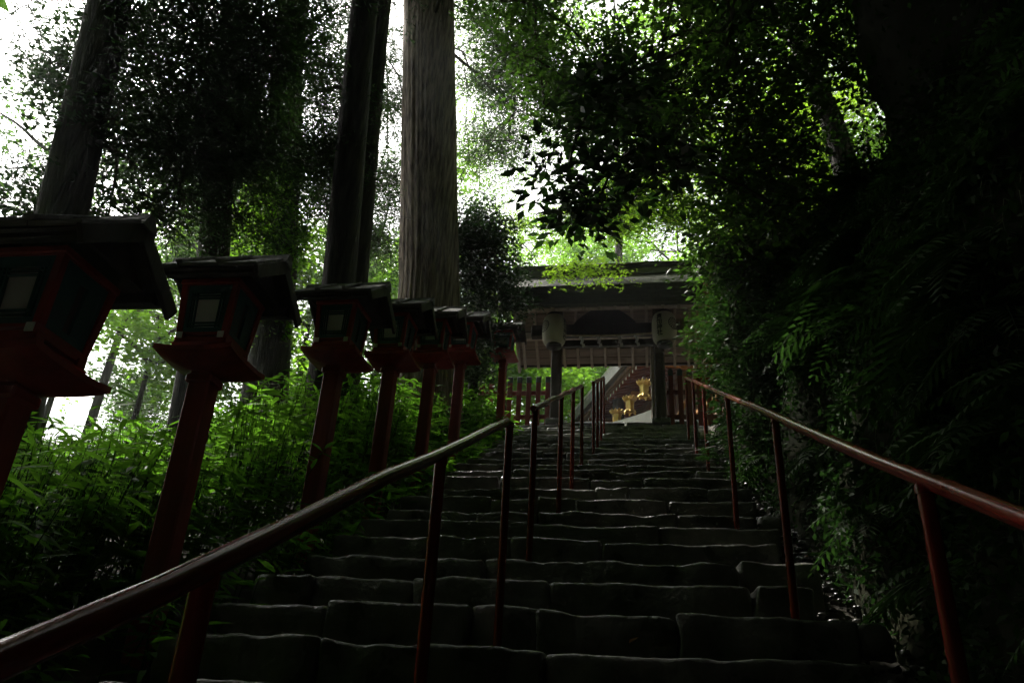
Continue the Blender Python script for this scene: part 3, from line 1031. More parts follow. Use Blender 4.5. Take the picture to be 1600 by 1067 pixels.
def gold_lantern():
    r = empty('gold_lantern')
    body = MB()
    n = 6
    def hexring(rad, z): return [(rad * math.cos(math.pi / 3 * i + .3), rad * math.sin(math.pi / 3 * i + .3), z) for i in range(n)]
    def loft(mb, rings):
        for a, b in zip(rings[:-1], rings[1:]):
            mb.add(a + b, [(i, (i + 1) % n, n + (i + 1) % n, n + i) for i in range(n)])
    loft(body, [hexring(.10, -.15), hexring(.115, .11)])
    b = body.build('body', 'gold', r)
    ribs = MB()
    for i in range(n):
        a = math.pi / 3 * i + .3
        ribs.tube([(.104 * math.cos(a), .104 * math.sin(a), -.15), (.119 * math.cos(a), .119 * math.sin(a), .11)], .010, 6)
    ribs.build('corner_rib', 'gold', b)
    base = MB()
    loft(base, [hexring(.09, -.14), hexring(.135, -.155), hexring(.14, -.175), hexring(.10, -.18)])
    for i in range(n):
        a = math.pi / 3 * i + .3
        base.tube([(.12 * math.cos(a), .12 * math.sin(a), -.165), (.15 * math.cos(a), .15 * math.sin(a), -.20), (.165 * math.cos(a), .165 * math.sin(a), -.245)], [.016, .018, .022], 6)
        a2 = a + math.pi / 6
        base.add([(.11 * math.cos(a), .11 * math.sin(a), -.175), (.145 * math.cos(a), .145 * math.sin(a), -.235), (.125 * math.cos(a2), .125 * math.sin(a2), -.185), (.145 * math.cos(a + 2 * math.pi / 6), .145 * math.sin(a + 2 * math.pi / 6), -.235), (.11 * math.cos(a + math.pi / 3), .11 * math.sin(a + math.pi / 3), -.175)], [(0, 1, 2), (2, 3, 4), (0, 2, 4)])
    base.build('foot', 'gold', r)
    roof = MB()
    loft(roof, [hexring(.12, .10), hexring(.175, .135), hexring(.165, .15), hexring(.06, .19), hexring(.035, .21)])
    rf = roof.build('roof', 'gold', r)
    pet = MB()
    for i in range(12):
        a = math.pi / 6 * i + .3
        d = Vector((math.cos(a), math.sin(a), 0)); t = Vector((-math.sin(a), math.cos(a), 0)); u = Vector((0, 0, 1))
        p = [d * .15 + t * .042 + u * .125, d * .15 - t * .042 + u * .125, d * .185 - t * .04 + u * .18, d * .205 + u * .225, d * .185 + t * .04 + u * .18]
        q = [v + d * .008 for v in p]
        pet.add([tuple(v) for v in p + q], [(0, 1, 2, 3, 4), (9, 8, 7, 6, 5)] + [(i_, (i_ + 1) % 5, 5 + (i_ + 1) % 5, 5 + i_) for i_ in range(5)])
    pet.build('petal_crown', 'gold', rf)
    MB().lathe([(.0, .20), (.04, .21), (.045, .235), (.02, .26), (.0, .27)], 12).build('finial', 'gold', rf)
    ring = [(.035 * math.cos(t * math.pi / 6), 0, .30 + .035 * math.sin(t * math.pi / 6)) for t in range(13)]
    MB().tube(ring, .006, 6, caps=False).build('ring', 'black_lacquer', r)
    MB().tube([(0, 0, .335), (.03, .01, .86)], .004, 5).build('chain', 'black_lacquer', r)
    return r
gl = gold_lantern()
_ca, _sa = math.cos(math.radians(22)), math.sin(math.radians(22))
for i, (lx, ly, lz, lab) in enumerate(((.22, -.08, 9.80, 'gilded hanging lantern nearest the right gate pillar, highest of three'),
                                       (.25, 1.06, 9.79, 'gilded hanging lantern in the middle of the three'),
                                       (.26, 2.14, 9.80, 'gilded hanging lantern lowest and farthest, half hidden by the top step'))):
    o = gl if i == 0 else copy_tree(gl)
    px, py = -.138 + lx * _ca - ly * _sa, 19.67 + lx * _sa + ly * _ca
    o.location = (px * .965, py * .965, 1.3 + (lz - 1.3) * .965)
    o.rotation_euler = (0, 0, .3 * i)
    tag(o, lab, 'lantern', 'gilded lanterns under the hall eave')

# a small far pavilion, kerb and slab in the sunlit court
def build_pavilion():
    p = empty('pavilion', (-2.3, 27.0, 7.75), math.radians(22)); tag(p, 'small far pavilion with grey gabled roof beyond the handrails', 'building')
    Z = 4.0
    for s in (-1, 1):
        a = math.atan(.75)
        R = Matrix.Rotation(s * a, 3, 'Y')
        MB().box((s * .62, 0, Z + .55), (1.75, 2.6, .10), .01, R).build('roof_slope', 'roof_grey', p)
        for e in (-1, 1):
            MB().box((s * .62, e * 1.32, Z + .52), (1.8, .06, .16), .01, R).build('barge_board', 'pale_stone', p)
        for e in (-1, 1):
            MB().box((s * .85, e * 1.0, Z / 2 - .1), (.16, .16, Z + .2), .01).build('pillar', 'hall_wood', p)
    MB().box((0, 0, Z + 1.08), (.2, 2.7, .14), .02).build('ridge', 'roof_grey', p)
    MB().prism([(-.95, Z - .05), (.95, Z - .05), (0, Z + .75)], 'y', -1.0, -.95).build('gable_board', 'hall_wood', p)
    MB().box((0, -1.0, Z - .12), (2.0, .14, .18), .01).build('beam', 'hall_orange', p)
    MB().box((0, .6, Z / 2), (1.7, .08, Z - .4), .01).build('back_wall', 'hall_wood', p)
build_pavilion()
def build_kerb():
    pts_in = []; pts_out = []
    V = []; F = []
    n = 20
    for i in range(n + 1):
        t = i / n
        x = -1.0 + 1.35 * t; y = 17.0 - .7 * t
        z = 7.76 + .15 * t ** 2
        V += [(x, y, 7.2), (x, y, z), (x + .1, y + .32, z + .02), (x + .1, y + .32, 7.2)]
    for i in range(n):
        for k in range(3):
            F.append((i * 4 + k, i * 4 + k + 1, i * 4 + 4 + k + 1, i * 4 + 4 + k))
    o = MB().add(V, F + [(0, 3, 2, 1), (n * 4, n * 4 + 1, n * 4 + 2, n * 4 + 3)]).build('curved_parapet', 'pale_stone')
    tag(o, 'pale curved stone parapet shining in the sun beneath the gilded lanterns', 'parapet')
build_kerb()
_slab = empty('stone_bench', (-2.35, 18.4, 7.7)); tag(_slab, 'small white sunlit stone bench left of the gate opening', 'bench')
MB().box((0, 0, .47), (.62, .5, .10), .01).build('seat', 'pale_stone', _slab)
for s in (-1, 1):
    MB().box((s * .2, 0, .20), (.14, .4, .44), .01).build('leg', 'pale_stone', _slab)

# ------------------------------------------------------------------ trees
LEAF = {  # leaf length, width, level-ness, fan, material, spray radius, per spray
    'cedar': dict(L=.080, W=.018, flat=.2, fan=1, m='leaf_cedar', sr=.42, per=95, droop=.55, flatz=.10),
    'broad': dict(L=.085, W=.042, flat=.45, fan=1, m='leaf_broad', sr=.38, per=48, droop=.25, flatz=.10),
    'shade': dict(L=.085, W=.042, flat=.35, fan=1, m='leaf_shade', sr=.34, per=40, droop=.3, flatz=.14),
    'finedark': dict(L=.085, W=.042, flat=.4, fan=1, m='leaf_shade', sr=.55, per=34, droop=.3, flatz=.2),
    'big': dict(L=.125, W=.062, flat=.45, fan=1, m='leaf_camellia', sr=.30, per=22, droop=.35, flatz=.2),
    'green': dict(L=.08, W=.04, flat=.5, fan=1, m='leaf_green', sr=.32, per=44, droop=.25, flatz=.14),
    'maple': dict(L=.052, W=.017, flat=.65, fan=3, m='leaf_maple', sr=.34, per=52, droop=.15, flatz=.07),
    'camellia': dict(L=.075, W=.036, flat=.3, fan=1, m='leaf_camellia', sr=.26, per=48, droop=.2, flatz=.3),
    'vine': dict(L=.07, W=.05, flat=.35, fan=1, m='leaf_green', sr=.22, per=34, droop=.4, flatz=.3),
    'fine': dict(L=.085, W=.042, flat=.4, fan=1, m='leaf_green', sr=.55, per=34, droop=.3, flatz=.2),
    'far': dict(L=.17, W=.09, flat=.5, fan=1, m='leaf_green', sr=.75, per=60, droop=.2, flatz=.15),
    'fardark': dict(L=.17, W=.085, flat=.4, fan=1, m='leaf_broad', sr=.7, per=60, droop=.3, flatz=.2),
}
def tree(name, label, cat, path, rads, clumps, group=None, bark='bark_dark', rings=60, seg=36, flute=.03, seed=0, twigs=True, limb_r=.035, nf=14):
    """clumps: (x,y,z, rx,rz, sprays, kind)"""
    base = path[0]
    root = empty(name, base); tag(root, label, cat, group)
    rng = np.random.default_rng(100 + seed)
    if len(path) > 1:
        obj('trunk', trunk_mesh(path, rads, seg, rings, flute, nf, bark, seed), root)
    parts = {}
    segs = []
    placed = []
    for ci, (x, y, z, rx, rz, ns, kind) in enumerate(clumps):
        lf = LEAF[kind]
        cs, P, D = spray_points((x, y, z), (rx, rx, rz), ns, lf['per'], lf['sr'], rng, lf['flatz'], .25, lf['droop'])
        v, f = leaf_quads(P, lf['L'], lf['W'], lf['flat'], D, lf['droop'] * .6, lf['fan'], rng)
        parts.setdefault(lf['m'], []).append((v, f))
        if len(path) > 1:
            # limb leaves the trunk a little below the clump
            best = min(range(len(path)), key=lambda k: abs(path[k][2] - (z - .25 * math.hypot(x - path[0][0], y - path[0][1]))))
            a = Vector(path[best])
            for k in range(len(path) - 1):
                zz = z - .2 * math.hypot(x - path[k][0], y - path[k][1])
                if path[k][2] <= zz <= path[k + 1][2]:
                    a = Vector(path[k]).lerp(Vector(path[k + 1]), (zz - path[k][2]) / (path[k + 1][2] - path[k][2]))
            if kind != 'vine':
                # fork from the nearest earlier bough where there is one, else from the trunk
                c0 = Vector((x, y, z)); r_ = limb_r; src = a
                near = [(q - c0).length for q in placed]
                if near and min(near) < 2.2 and min(near) < (a - c0).length:
                    src = placed[near.index(min(near))]; r_ = limb_r * .55
                limb(root, src, c0, r_, seed=seed * 13 + ci, sag=.12)
                placed.append(c0)
        if twigs:
            c0 = np.array([x, y, z])
            for s in cs[::2 if ns > 40 else 1]:
                mid = c0 * .45 + s * .55 + rng.normal(size=3) * .05 + np.array([0, 0, .05])
                segs.append((c0, mid)); segs.append((mid, s))
                for q in range(2):
                    segs.append((s, s + rng.normal(size=3) * lf['sr'] * np.array([.6, .6, .15])))
    if segs:
        twigs_mesh('twigs', segs, .006, root)['kind'] = 'stuff'
    for m, ps in parts.items():
        V, F = join_q(ps)
        obj('crown', np_mesh('crown', V, F, m), root)
    fix(root)
    return root

TREES = [
    {'name': 'cedar_tree', 'label': 'leaning cedar at the far left, behind the nearest lantern', 'cat': 'tree', 'path': [[-5.65, 6.11, 1.92], [-5.7, 5.8, 5.75], [-5.76, 5.44, 8.45], [-5.94, 4.37, 21.45]], 'rads': [0.3, 0.235, 0.215, 0.15], 'clumps': [(-5.49, 5.97, 6.72, 0.52, 0.39, 7, 'shade'), (-6.09, 6.09, 8.08, 0.54, 0.37, 9, 'shade'), (-5.94, 6.65, 6.39, 0.58, 0.43, 7, 'shade'), (-7.19, 6.5, 6.31, 0.48, 0.48, 9, 'shade'), (-5.89, 5.93, 6.28, 0.6, 0.36, 6, 'shade'), (-5.93, 6.46, 6.31, 0.58, 0.35, 10, 'shade'), (-6.9, 6.96, 8.72, 0.58, 0.43, 10, 'shade'), (-7.58, 7.53, 7.66, 0.42, 0.47, 8, 'shade'), (-7.11, 6.59, 8.59, 0.47, 0.47, 7, 'shade'), (-6.81, 6.71, 7.94, 0.44, 0.32, 10, 'shade'), (-7.02, 7.5, 8.17, 0.45, 0.47, 7, 'shade'), (-6.08, 7.03, 7.54, 0.68, 0.45, 10, 'shade'), (-6.48, 6.13, 6.27, 0.47, 0.39, 10, 'shade'), (-5.43, 6.35, 6.73, 0.55, 0.44, 6, 'shade'), (-6.55, 6.67, 7.97, 0.59, 0.43, 9, 'shade'), (-6.6, 6.3, 8.11, 0.42, 0.39, 9, 'shade'), (-5.39, 5.67, 6.9, 0.54, 0.33, 10, 'shade'), (-6.2, 6.36, 9.01, 0.45, 0.34, 6, 'shade'), (-7.09, 6.71, 8.71, 0.55, 0.43, 9, 'shade'), (-6.97, 6.97, 9.11, 0.42, 0.34, 7, 'shade'), (-6.89, 6.22, 9.35, 0.46, 0.38, 6, 'shade'), (-5.97, 6.1, 8.91, 0.43, 0.31, 6, 'shade'), (-6.66, 6.29, 8.22, 0.46, 0.37, 9, 'shade'), (-6.2, 6.44, 9.47, 0.59, 0.26, 8, 'shade'), (-5.84, 6.11, 8.49, 0.37, 0.33, 9, 'shade'), (-6.6, 6.28, 9.09, 0.56, 0.34, 9, 'shade'), (-6.14, 5.59, 11.21, 1.3, 0.81, 51, 'cedar'), (-7.66, 6.15, 11.76, 1.19, 0.81, 43, 'cedar'), (-5.74, 6.32, 10.62, 1.11, 0.85, 35, 'cedar'), (-6.5, 6.62, 11.36, 1.06, 0.57, 40, 'cedar'), (-5.93, 6.45, 10.95, 1.01, 0.72, 45, 'cedar'), (-7.76, 6.86, 11.06, 1.35, 0.62, 30, 'cedar'), (-5.26, 5.6, 10.35, 1.0, 0.85, 31, 'cedar'), (-6.04, 5.36, 18.03, 1.7, 1.0, 16, 'fardark'), (-6.5, 1.78, 20.64, 1.7, 1.0, 16, 'fardark'), (-4.27, 3.3, 19.86, 1.7, 1.0, 16, 'fardark'), (-5.95, 3.46, 20.36, 1.7, 1.0, 16, 'fardark'), (-4.28, 3.14, 21.99, 1.7, 1.0, 16, 'fardark'), (-3.67, 2.04, 19.46, 1.7, 1.0, 16, 'fardark'), (-3.59, 5.8, 15.78, 1.7, 1.0, 16, 'fardark'), (-7.79, 2.81, 23.36, 1.7, 1.0, 16, 'fardark'), (-6.51, 3.16, 15.85, 1.7, 1.0, 16, 'fardark'), (-4.72, 2.76, 23.05, 1.7, 1.0, 16, 'fardark'), (-4.67, 2.75, 22.73, 1.7, 1.0, 16, 'fardark'), (-4.56, 7.03, 23.16, 1.7, 1.0, 16, 'fardark'), (-3.76, 4.54, 22.12, 1.7, 1.0, 16, 'fardark'), (-8.58, 2.77, 17.94, 1.7, 1.0, 16, 'fardark'), (-6.76, 3.55, 22.99, 1.7, 1.0, 16, 'fardark'), (-6.73, 2.36, 21.28, 1.7, 1.0, 16, 'fardark')], 'seed': 1},
    {'name': 'cedar_tree', 'label': 'dark thickly leaved cedar left of centre, its trunk showing over the second lantern', 'cat': 'tree', 'path': [[-5.15, 8.2, 3.15], [-5.25, 7.72, 6.61], [-5.37, 7.17, 8.99], [-5.82, 5.09, 22.99]], 'rads': [0.26, 0.19, 0.18, 0.12], 'clumps': [(-5.19, 6.77, 8.44, 0.47, 0.52, 21, 'cedar'), (-4.82, 6.12, 7.96, 0.78, 0.37, 22, 'cedar'), (-5.9, 6.89, 8.72, 0.78, 0.35, 23, 'cedar'), (-4.25, 6.15, 8.67, 0.72, 0.5, 21, 'cedar'), (-4.59, 6.33, 7.94, 0.7, 0.46, 24, 'cedar'), (-4.85, 6.18, 8.49, 0.8, 0.36, 17, 'cedar'), (-6.27, 7.13, 8.47, 0.55, 0.38, 18, 'cedar'), (-5.09, 6.79, 8.84, 0.54, 0.53, 21, 'cedar'), (-4.84, 7.2, 8.51, 0.64, 0.47, 22, 'cedar'), (-5.88, 6.84, 8.93, 0.79, 0.32, 24, 'cedar'), (-4.83, 5.65, 8.3, 0.75, 0.55, 22, 'cedar'), (-5.46, 6.77, 8.8, 0.73, 0.33, 18, 'cedar'), (-4.51, 6.66, 8.62, 0.74, 0.47, 25, 'cedar'), (-4.56, 5.81, 8.27, 0.82, 0.32, 24, 'cedar'), (-3.95, 5.71, 8.09, 0.61, 0.4, 21, 'cedar'), (-4.69, 6.16, 7.26, 0.8, 0.33, 27, 'cedar'), (-4.69, 5.85, 7.37, 0.62, 0.48, 23, 'cedar'), (-4.37, 6.09, 8.71, 0.68, 0.32, 26, 'cedar'), (-4.9, 6.44, 7.16, 0.53, 0.26, 18, 'cedar'), (-5.33, 6.87, 7.53, 0.51, 0.43, 24, 'cedar'), (-4.94, 6.38, 7.0, 0.42, 0.37, 25, 'cedar'), (-5.39, 6.98, 7.49, 0.61, 0.27, 16, 'cedar'), (-4.76, 6.79, 7.07, 0.52, 0.4, 16, 'cedar'), (-4.61, 7.05, 6.59, 0.48, 0.31, 23, 'cedar'), (-5.54, 7.16, 7.36, 0.49, 0.42, 17, 'cedar'), (-4.53, 6.43, 7.29, 0.55, 0.31, 16, 'cedar'), (-5.04, 6.5, 6.45, 0.37, 0.44, 25, 'cedar'), (-5.36, 6.96, 7.71, 0.57, 0.38, 22, 'cedar'), (-4.98, 7.74, 7.84, 0.37, 0.3, 25, 'cedar'), (-4.95, 7.75, 8.31, 0.43, 0.36, 20, 'cedar'), (-5.21, 7.62, 8.69, 0.39, 0.33, 27, 'cedar'), (-5.26, 7.75, 8.72, 0.6, 0.33, 19, 'cedar'), (-4.91, 7.42, 8.09, 0.51, 0.43, 28, 'cedar'), (-5.06, 5.39, 9.41, 0.81, 0.58, 30, 'cedar'), (-4.64, 6.08, 11.12, 1.04, 0.65, 29, 'cedar'), (-5.65, 6.05, 9.78, 1.02, 0.68, 45, 'cedar'), (-4.83, 6.09, 11.13, 1.01, 0.81, 42, 'cedar'), (-5.76, 7.35, 11.3, 0.8, 0.73, 28, 'cedar'), (-5.8, 6.68, 10.78, 1.11, 0.6, 47, 'cedar'), (-5.41, 6.46, 12.06, 0.79, 0.64, 46, 'cedar'), (-6.18, 5.64, 11.5, 1.2, 0.82, 28, 'cedar'), (-4.74, 4.68, 19.97, 1.7, 1.0, 16, 'fardark'), (-7.19, 3.62, 20.95, 1.7, 1.0, 16, 'fardark'), (-5.38, 4.25, 18.88, 1.7, 1.0, 16, 'fardark'), (-4.97, 5.97, 21.05, 1.7, 1.0, 16, 'fardark'), (-6.11, 3.5, 20.49, 1.7, 1.0, 16, 'fardark'), (-8.44, 6.11, 17.02, 1.7, 1.0, 16, 'fardark'), (-8.36, 2.78, 22.51, 1.7, 1.0, 16, 'fardark'), (-6.15, 2.68, 18.48, 1.7, 1.0, 16, 'fardark'), (-5.0, 4.46, 23.33, 1.7, 1.0, 16, 'fardark'), (-6.82, 7.82, 18.54, 1.7, 1.0, 16, 'fardark'), (-3.39, 3.62, 17.46, 1.7, 1.0, 16, 'fardark'), (-5.65, 6.38, 17.9, 1.7, 1.0, 16, 'fardark'), (-6.68, 5.83, 24.11, 1.7, 1.0, 16, 'fardark'), (-5.15, 7.25, 18.75, 1.7, 1.0, 16, 'fardark'), (-7.9, 3.74, 17.14, 1.7, 1.0, 16, 'fardark'), (-2.47, 6.29, 22.89, 1.7, 1.0, 16, 'fardark')], 'seed': 2},
    {'name': 'cedar_tree', 'label': 'ivy-clad cedar trunk between the dark cedar and the twin trunks', 'cat': 'tree', 'path': [[-5.23, 9.99, 4.08], [-5.33, 9.46, 7.64], [-5.47, 8.74, 10.56], [-5.9, 6.52, 24.56]], 'rads': [0.34, 0.27, 0.25, 0.18], 'clumps': [(-5.47, 8.67, 8.24, 0.28, 0.3, 11, 'vine'), (-5.24, 8.83, 8.0, 0.28, 0.3, 11, 'vine'), (-5.44, 8.95, 7.7, 0.28, 0.3, 11, 'vine'), (-5.11, 9.02, 7.68, 0.28, 0.3, 11, 'vine'), (-4.98, 9.17, 7.43, 0.28, 0.3, 11, 'vine'), (-5.53, 9.08, 7.4, 0.28, 0.3, 11, 'vine'), (-5.19, 8.67, 8.34, 0.28, 0.3, 11, 'vine'), (-4.93, 8.96, 7.85, 0.28, 0.3, 11, 'vine'), (-5.35, 9.15, 7.33, 0.28, 0.3, 11, 'vine'), (-5.27, 9.33, 7.0, 0.28, 0.3, 11, 'vine'), (-5.21, 9.51, 6.67, 0.28, 0.3, 11, 'vine'), (-5.38, 9.63, 6.37, 0.28, 0.3, 11, 'vine'), (-5.15, 9.79, 6.14, 0.28, 0.3, 11, 'vine'), (-5.3, 9.88, 5.92, 0.28, 0.3, 11, 'vine'), (-5.2, 9.02, 9.31, 0.48, 0.28, 15, 'cedar'), (-4.72, 8.27, 11.42, 0.72, 0.43, 15, 'cedar'), (-4.92, 8.3, 11.16, 0.51, 0.47, 21, 'cedar'), (-4.97, 8.91, 10.63, 0.74, 0.36, 18, 'cedar'), (-5.4, 8.37, 11.35, 0.44, 0.41, 13, 'cedar'), (-5.13, 9.58, 9.57, 0.55, 0.37, 16, 'cedar'), (-4.78, 9.02, 8.94, 0.53, 0.29, 15, 'cedar'), (-5.11, 9.9, 9.03, 0.44, 0.37, 22, 'cedar'), (-5.17, 8.82, 10.68, 0.71, 0.31, 18, 'cedar'), (-5.53, 7.1, 13.52, 1.01, 0.91, 36, 'cedar'), (-5.13, 7.12, 11.83, 0.88, 1.0, 32, 'cedar'), (-4.88, 6.49, 11.41, 1.36, 0.59, 28, 'cedar'), (-4.28, 8.45, 13.97, 1.43, 0.88, 28, 'cedar'), (-3.97, 6.25, 12.27, 1.4, 0.69, 45, 'cedar'), (-4.92, 8.08, 12.53, 1.48, 0.77, 48, 'cedar'), (-4.18, 7.71, 12.64, 1.12, 0.84, 32, 'cedar'), (-3.71, 5.33, 24.92, 1.7, 1.0, 16, 'fardark'), (-4.3, 7.12, 23.12, 1.7, 1.0, 16, 'fardark'), (-7.54, 5.92, 18.84, 1.7, 1.0, 16, 'fardark'), (-9.35, 6.48, 24.17, 1.7, 1.0, 16, 'fardark'), (-5.09, 3.04, 26.25, 1.7, 1.0, 16, 'fardark'), (-4.78, 3.35, 20.46, 1.7, 1.0, 16, 'fardark'), (-4.1, 5.51, 19.19, 1.7, 1.0, 16, 'fardark'), (-5.65, 9.7, 25.74, 1.7, 1.0, 16, 'fardark'), (-3.68, 4.16, 26.41, 1.7, 1.0, 16, 'fardark'), (-6.67, 6.76, 18.94, 1.7, 1.0, 16, 'fardark'), (-6.54, 4.7, 20.03, 1.7, 1.0, 16, 'fardark'), (-5.65, 7.92, 21.72, 1.7, 1.0, 16, 'fardark'), (-3.18, 5.8, 19.89, 1.7, 1.0, 16, 'fardark'), (-7.72, 8.4, 25.21, 1.7, 1.0, 16, 'fardark'), (-5.94, 9.34, 22.92, 1.7, 1.0, 16, 'fardark'), (-4.82, 6.29, 23.11, 1.7, 1.0, 16, 'fardark')], 'seed': 3},
    {'name': 'cedar_tree', 'label': 'left trunk of the twin cedars behind the third lantern', 'cat': 'tree', 'path': [[-3.71, 8.46, 3.5100000000000002], [-3.71, 8.14, 6.33], [-3.7, 7.45, 9.93], [-3.68, 5.72, 23.93]], 'rads': [0.27, 0.205, 0.185, 0.12], 'clumps': [(-4.28, 8.26, 8.5, 0.41, 0.27, 16, 'cedar'), (-4.11, 8.89, 8.39, 0.52, 0.26, 17, 'cedar'), (-4.17, 8.14, 8.27, 0.56, 0.27, 17, 'cedar'), (-4.21, 8.46, 9.05, 0.41, 0.34, 10, 'cedar'), (-4.32, 7.71, 9.19, 0.46, 0.26, 10, 'cedar'), (-4.59, 9.02, 8.02, 0.47, 0.28, 10, 'cedar'), (-4.54, 8.72, 8.89, 0.48, 0.41, 16, 'cedar'), (-4.01, 8.09, 9.36, 0.39, 0.36, 10, 'cedar'), (-4.31, 7.86, 9.74, 0.4, 0.25, 13, 'cedar'), (-4.2, 7.98, 8.59, 0.49, 0.3, 10, 'cedar'), (-3.7, 6.78, 11.03, 1.2, 0.91, 28, 'cedar'), (-4.24, 6.89, 12.56, 1.06, 0.81, 29, 'cedar'), (-4.3, 7.05, 13.27, 1.18, 0.69, 49, 'cedar'), (-4.09, 6.24, 12.44, 1.17, 0.98, 40, 'cedar'), (-3.72, 6.14, 10.37, 1.26, 0.7, 30, 'cedar'), (-4.7, 8.03, 12.27, 0.88, 1.0, 48, 'cedar'), (-3.62, 5.93, 11.72, 1.03, 0.65, 32, 'cedar'), (-6.12, 3.71, 23.55, 1.7, 1.0, 16, 'fardark'), (-1.36, 4.73, 20.02, 1.7, 1.0, 16, 'fardark'), (-4.59, 4.43, 25.8, 1.7, 1.0, 16, 'fardark'), (-3.64, 7.03, 22.31, 1.7, 1.0, 16, 'fardark'), (-4.12, 7.21, 19.9, 1.7, 1.0, 16, 'fardark'), (-1.09, 7.34, 22.37, 1.7, 1.0, 16, 'fardark'), (-3.03, 3.02, 24.78, 1.7, 1.0, 16, 'fardark'), (-0.49, 6.72, 19.79, 1.7, 1.0, 16, 'fardark'), (-6.14, 7.54, 23.59, 1.7, 1.0, 16, 'fardark'), (-4.81, 2.8, 23.35, 1.7, 1.0, 16, 'fardark'), (-0.42, 5.34, 24.84, 1.7, 1.0, 16, 'fardark'), (-0.88, 3.91, 25.14, 1.7, 1.0, 16, 'fardark'), (-2.93, 3.31, 19.27, 1.7, 1.0, 16, 'fardark'), (-3.48, 4.19, 22.55, 1.7, 1.0, 16, 'fardark'), (-3.5, 7.33, 20.78, 1.7, 1.0, 16, 'fardark'), (-4.88, 2.94, 22.33, 1.7, 1.0, 16, 'fardark')], 'seed': 4},
    {'name': 'cedar_tree', 'label': 'right trunk of the twin cedars behind the third lantern', 'cat': 'tree', 'path': [[-3.89, 9.3, 3.9], [-3.85, 8.9, 6.79], [-3.76, 8.02, 10.57], [-3.55, 5.92, 24.57]], 'rads': [0.27, 0.2, 0.18, 0.12], 'clumps': [(-4.83, 11.49, 9.57, 0.54, 0.33, 13, 'cedar'), (-4.75, 11.88, 9.47, 0.38, 0.34, 12, 'cedar'), (-4.76, 10.42, 11.92, 0.44, 0.4, 14, 'cedar'), (-5.34, 13.2, 10.17, 0.39, 0.27, 14, 'cedar'), (-4.85, 12.52, 11.67, 0.43, 0.35, 8, 'cedar'), (-4.8, 11.7, 9.46, 0.35, 0.25, 11, 'cedar'), (-4.71, 12.08, 11.12, 0.46, 0.34, 8, 'cedar'), (-5.06, 11.26, 10.71, 0.42, 0.37, 12, 'cedar'), (-4.86, 10.41, 12.14, 0.48, 0.38, 9, 'cedar'), (-5.14, 10.82, 13.34, 0.39, 0.41, 10, 'cedar'), (-0.95, 6.96, 22.57, 1.7, 1.0, 16, 'fardark'), (-4.04, 4.65, 23.42, 1.7, 1.0, 16, 'fardark'), (-3.23, 8.17, 19.34, 1.7, 1.0, 16, 'fardark'), (-4.94, 7.1, 25.26, 1.7, 1.0, 16, 'fardark'), (-2.74, 8.07, 25.52, 1.7, 1.0, 16, 'fardark'), (-3.91, 7.65, 26.52, 1.7, 1.0, 16, 'fardark'), (-2.01, 6.39, 23.33, 1.7, 1.0, 16, 'fardark'), (-0.93, 6.9, 20.08, 1.7, 1.0, 16, 'fardark'), (-0.87, 3.61, 19.6, 1.7, 1.0, 16, 'fardark'), (-1.02, 6.54, 18.89, 1.7, 1.0, 16, 'fardark'), (-3.19, 6.74, 20.33, 1.7, 1.0, 16, 'fardark'), (-2.26, 3.62, 19.06, 1.7, 1.0, 16, 'fardark'), (-2.1, 8.63, 23.74, 1.7, 1.0, 16, 'fardark'), (-6.12, 4.71, 24.75, 1.7, 1.0, 16, 'fardark'), (-1.73, 6.44, 19.74, 1.7, 1.0, 16, 'fardark'), (-1.86, 3.91, 23.38, 1.7, 1.0, 16, 'fardark')], 'seed': 5},
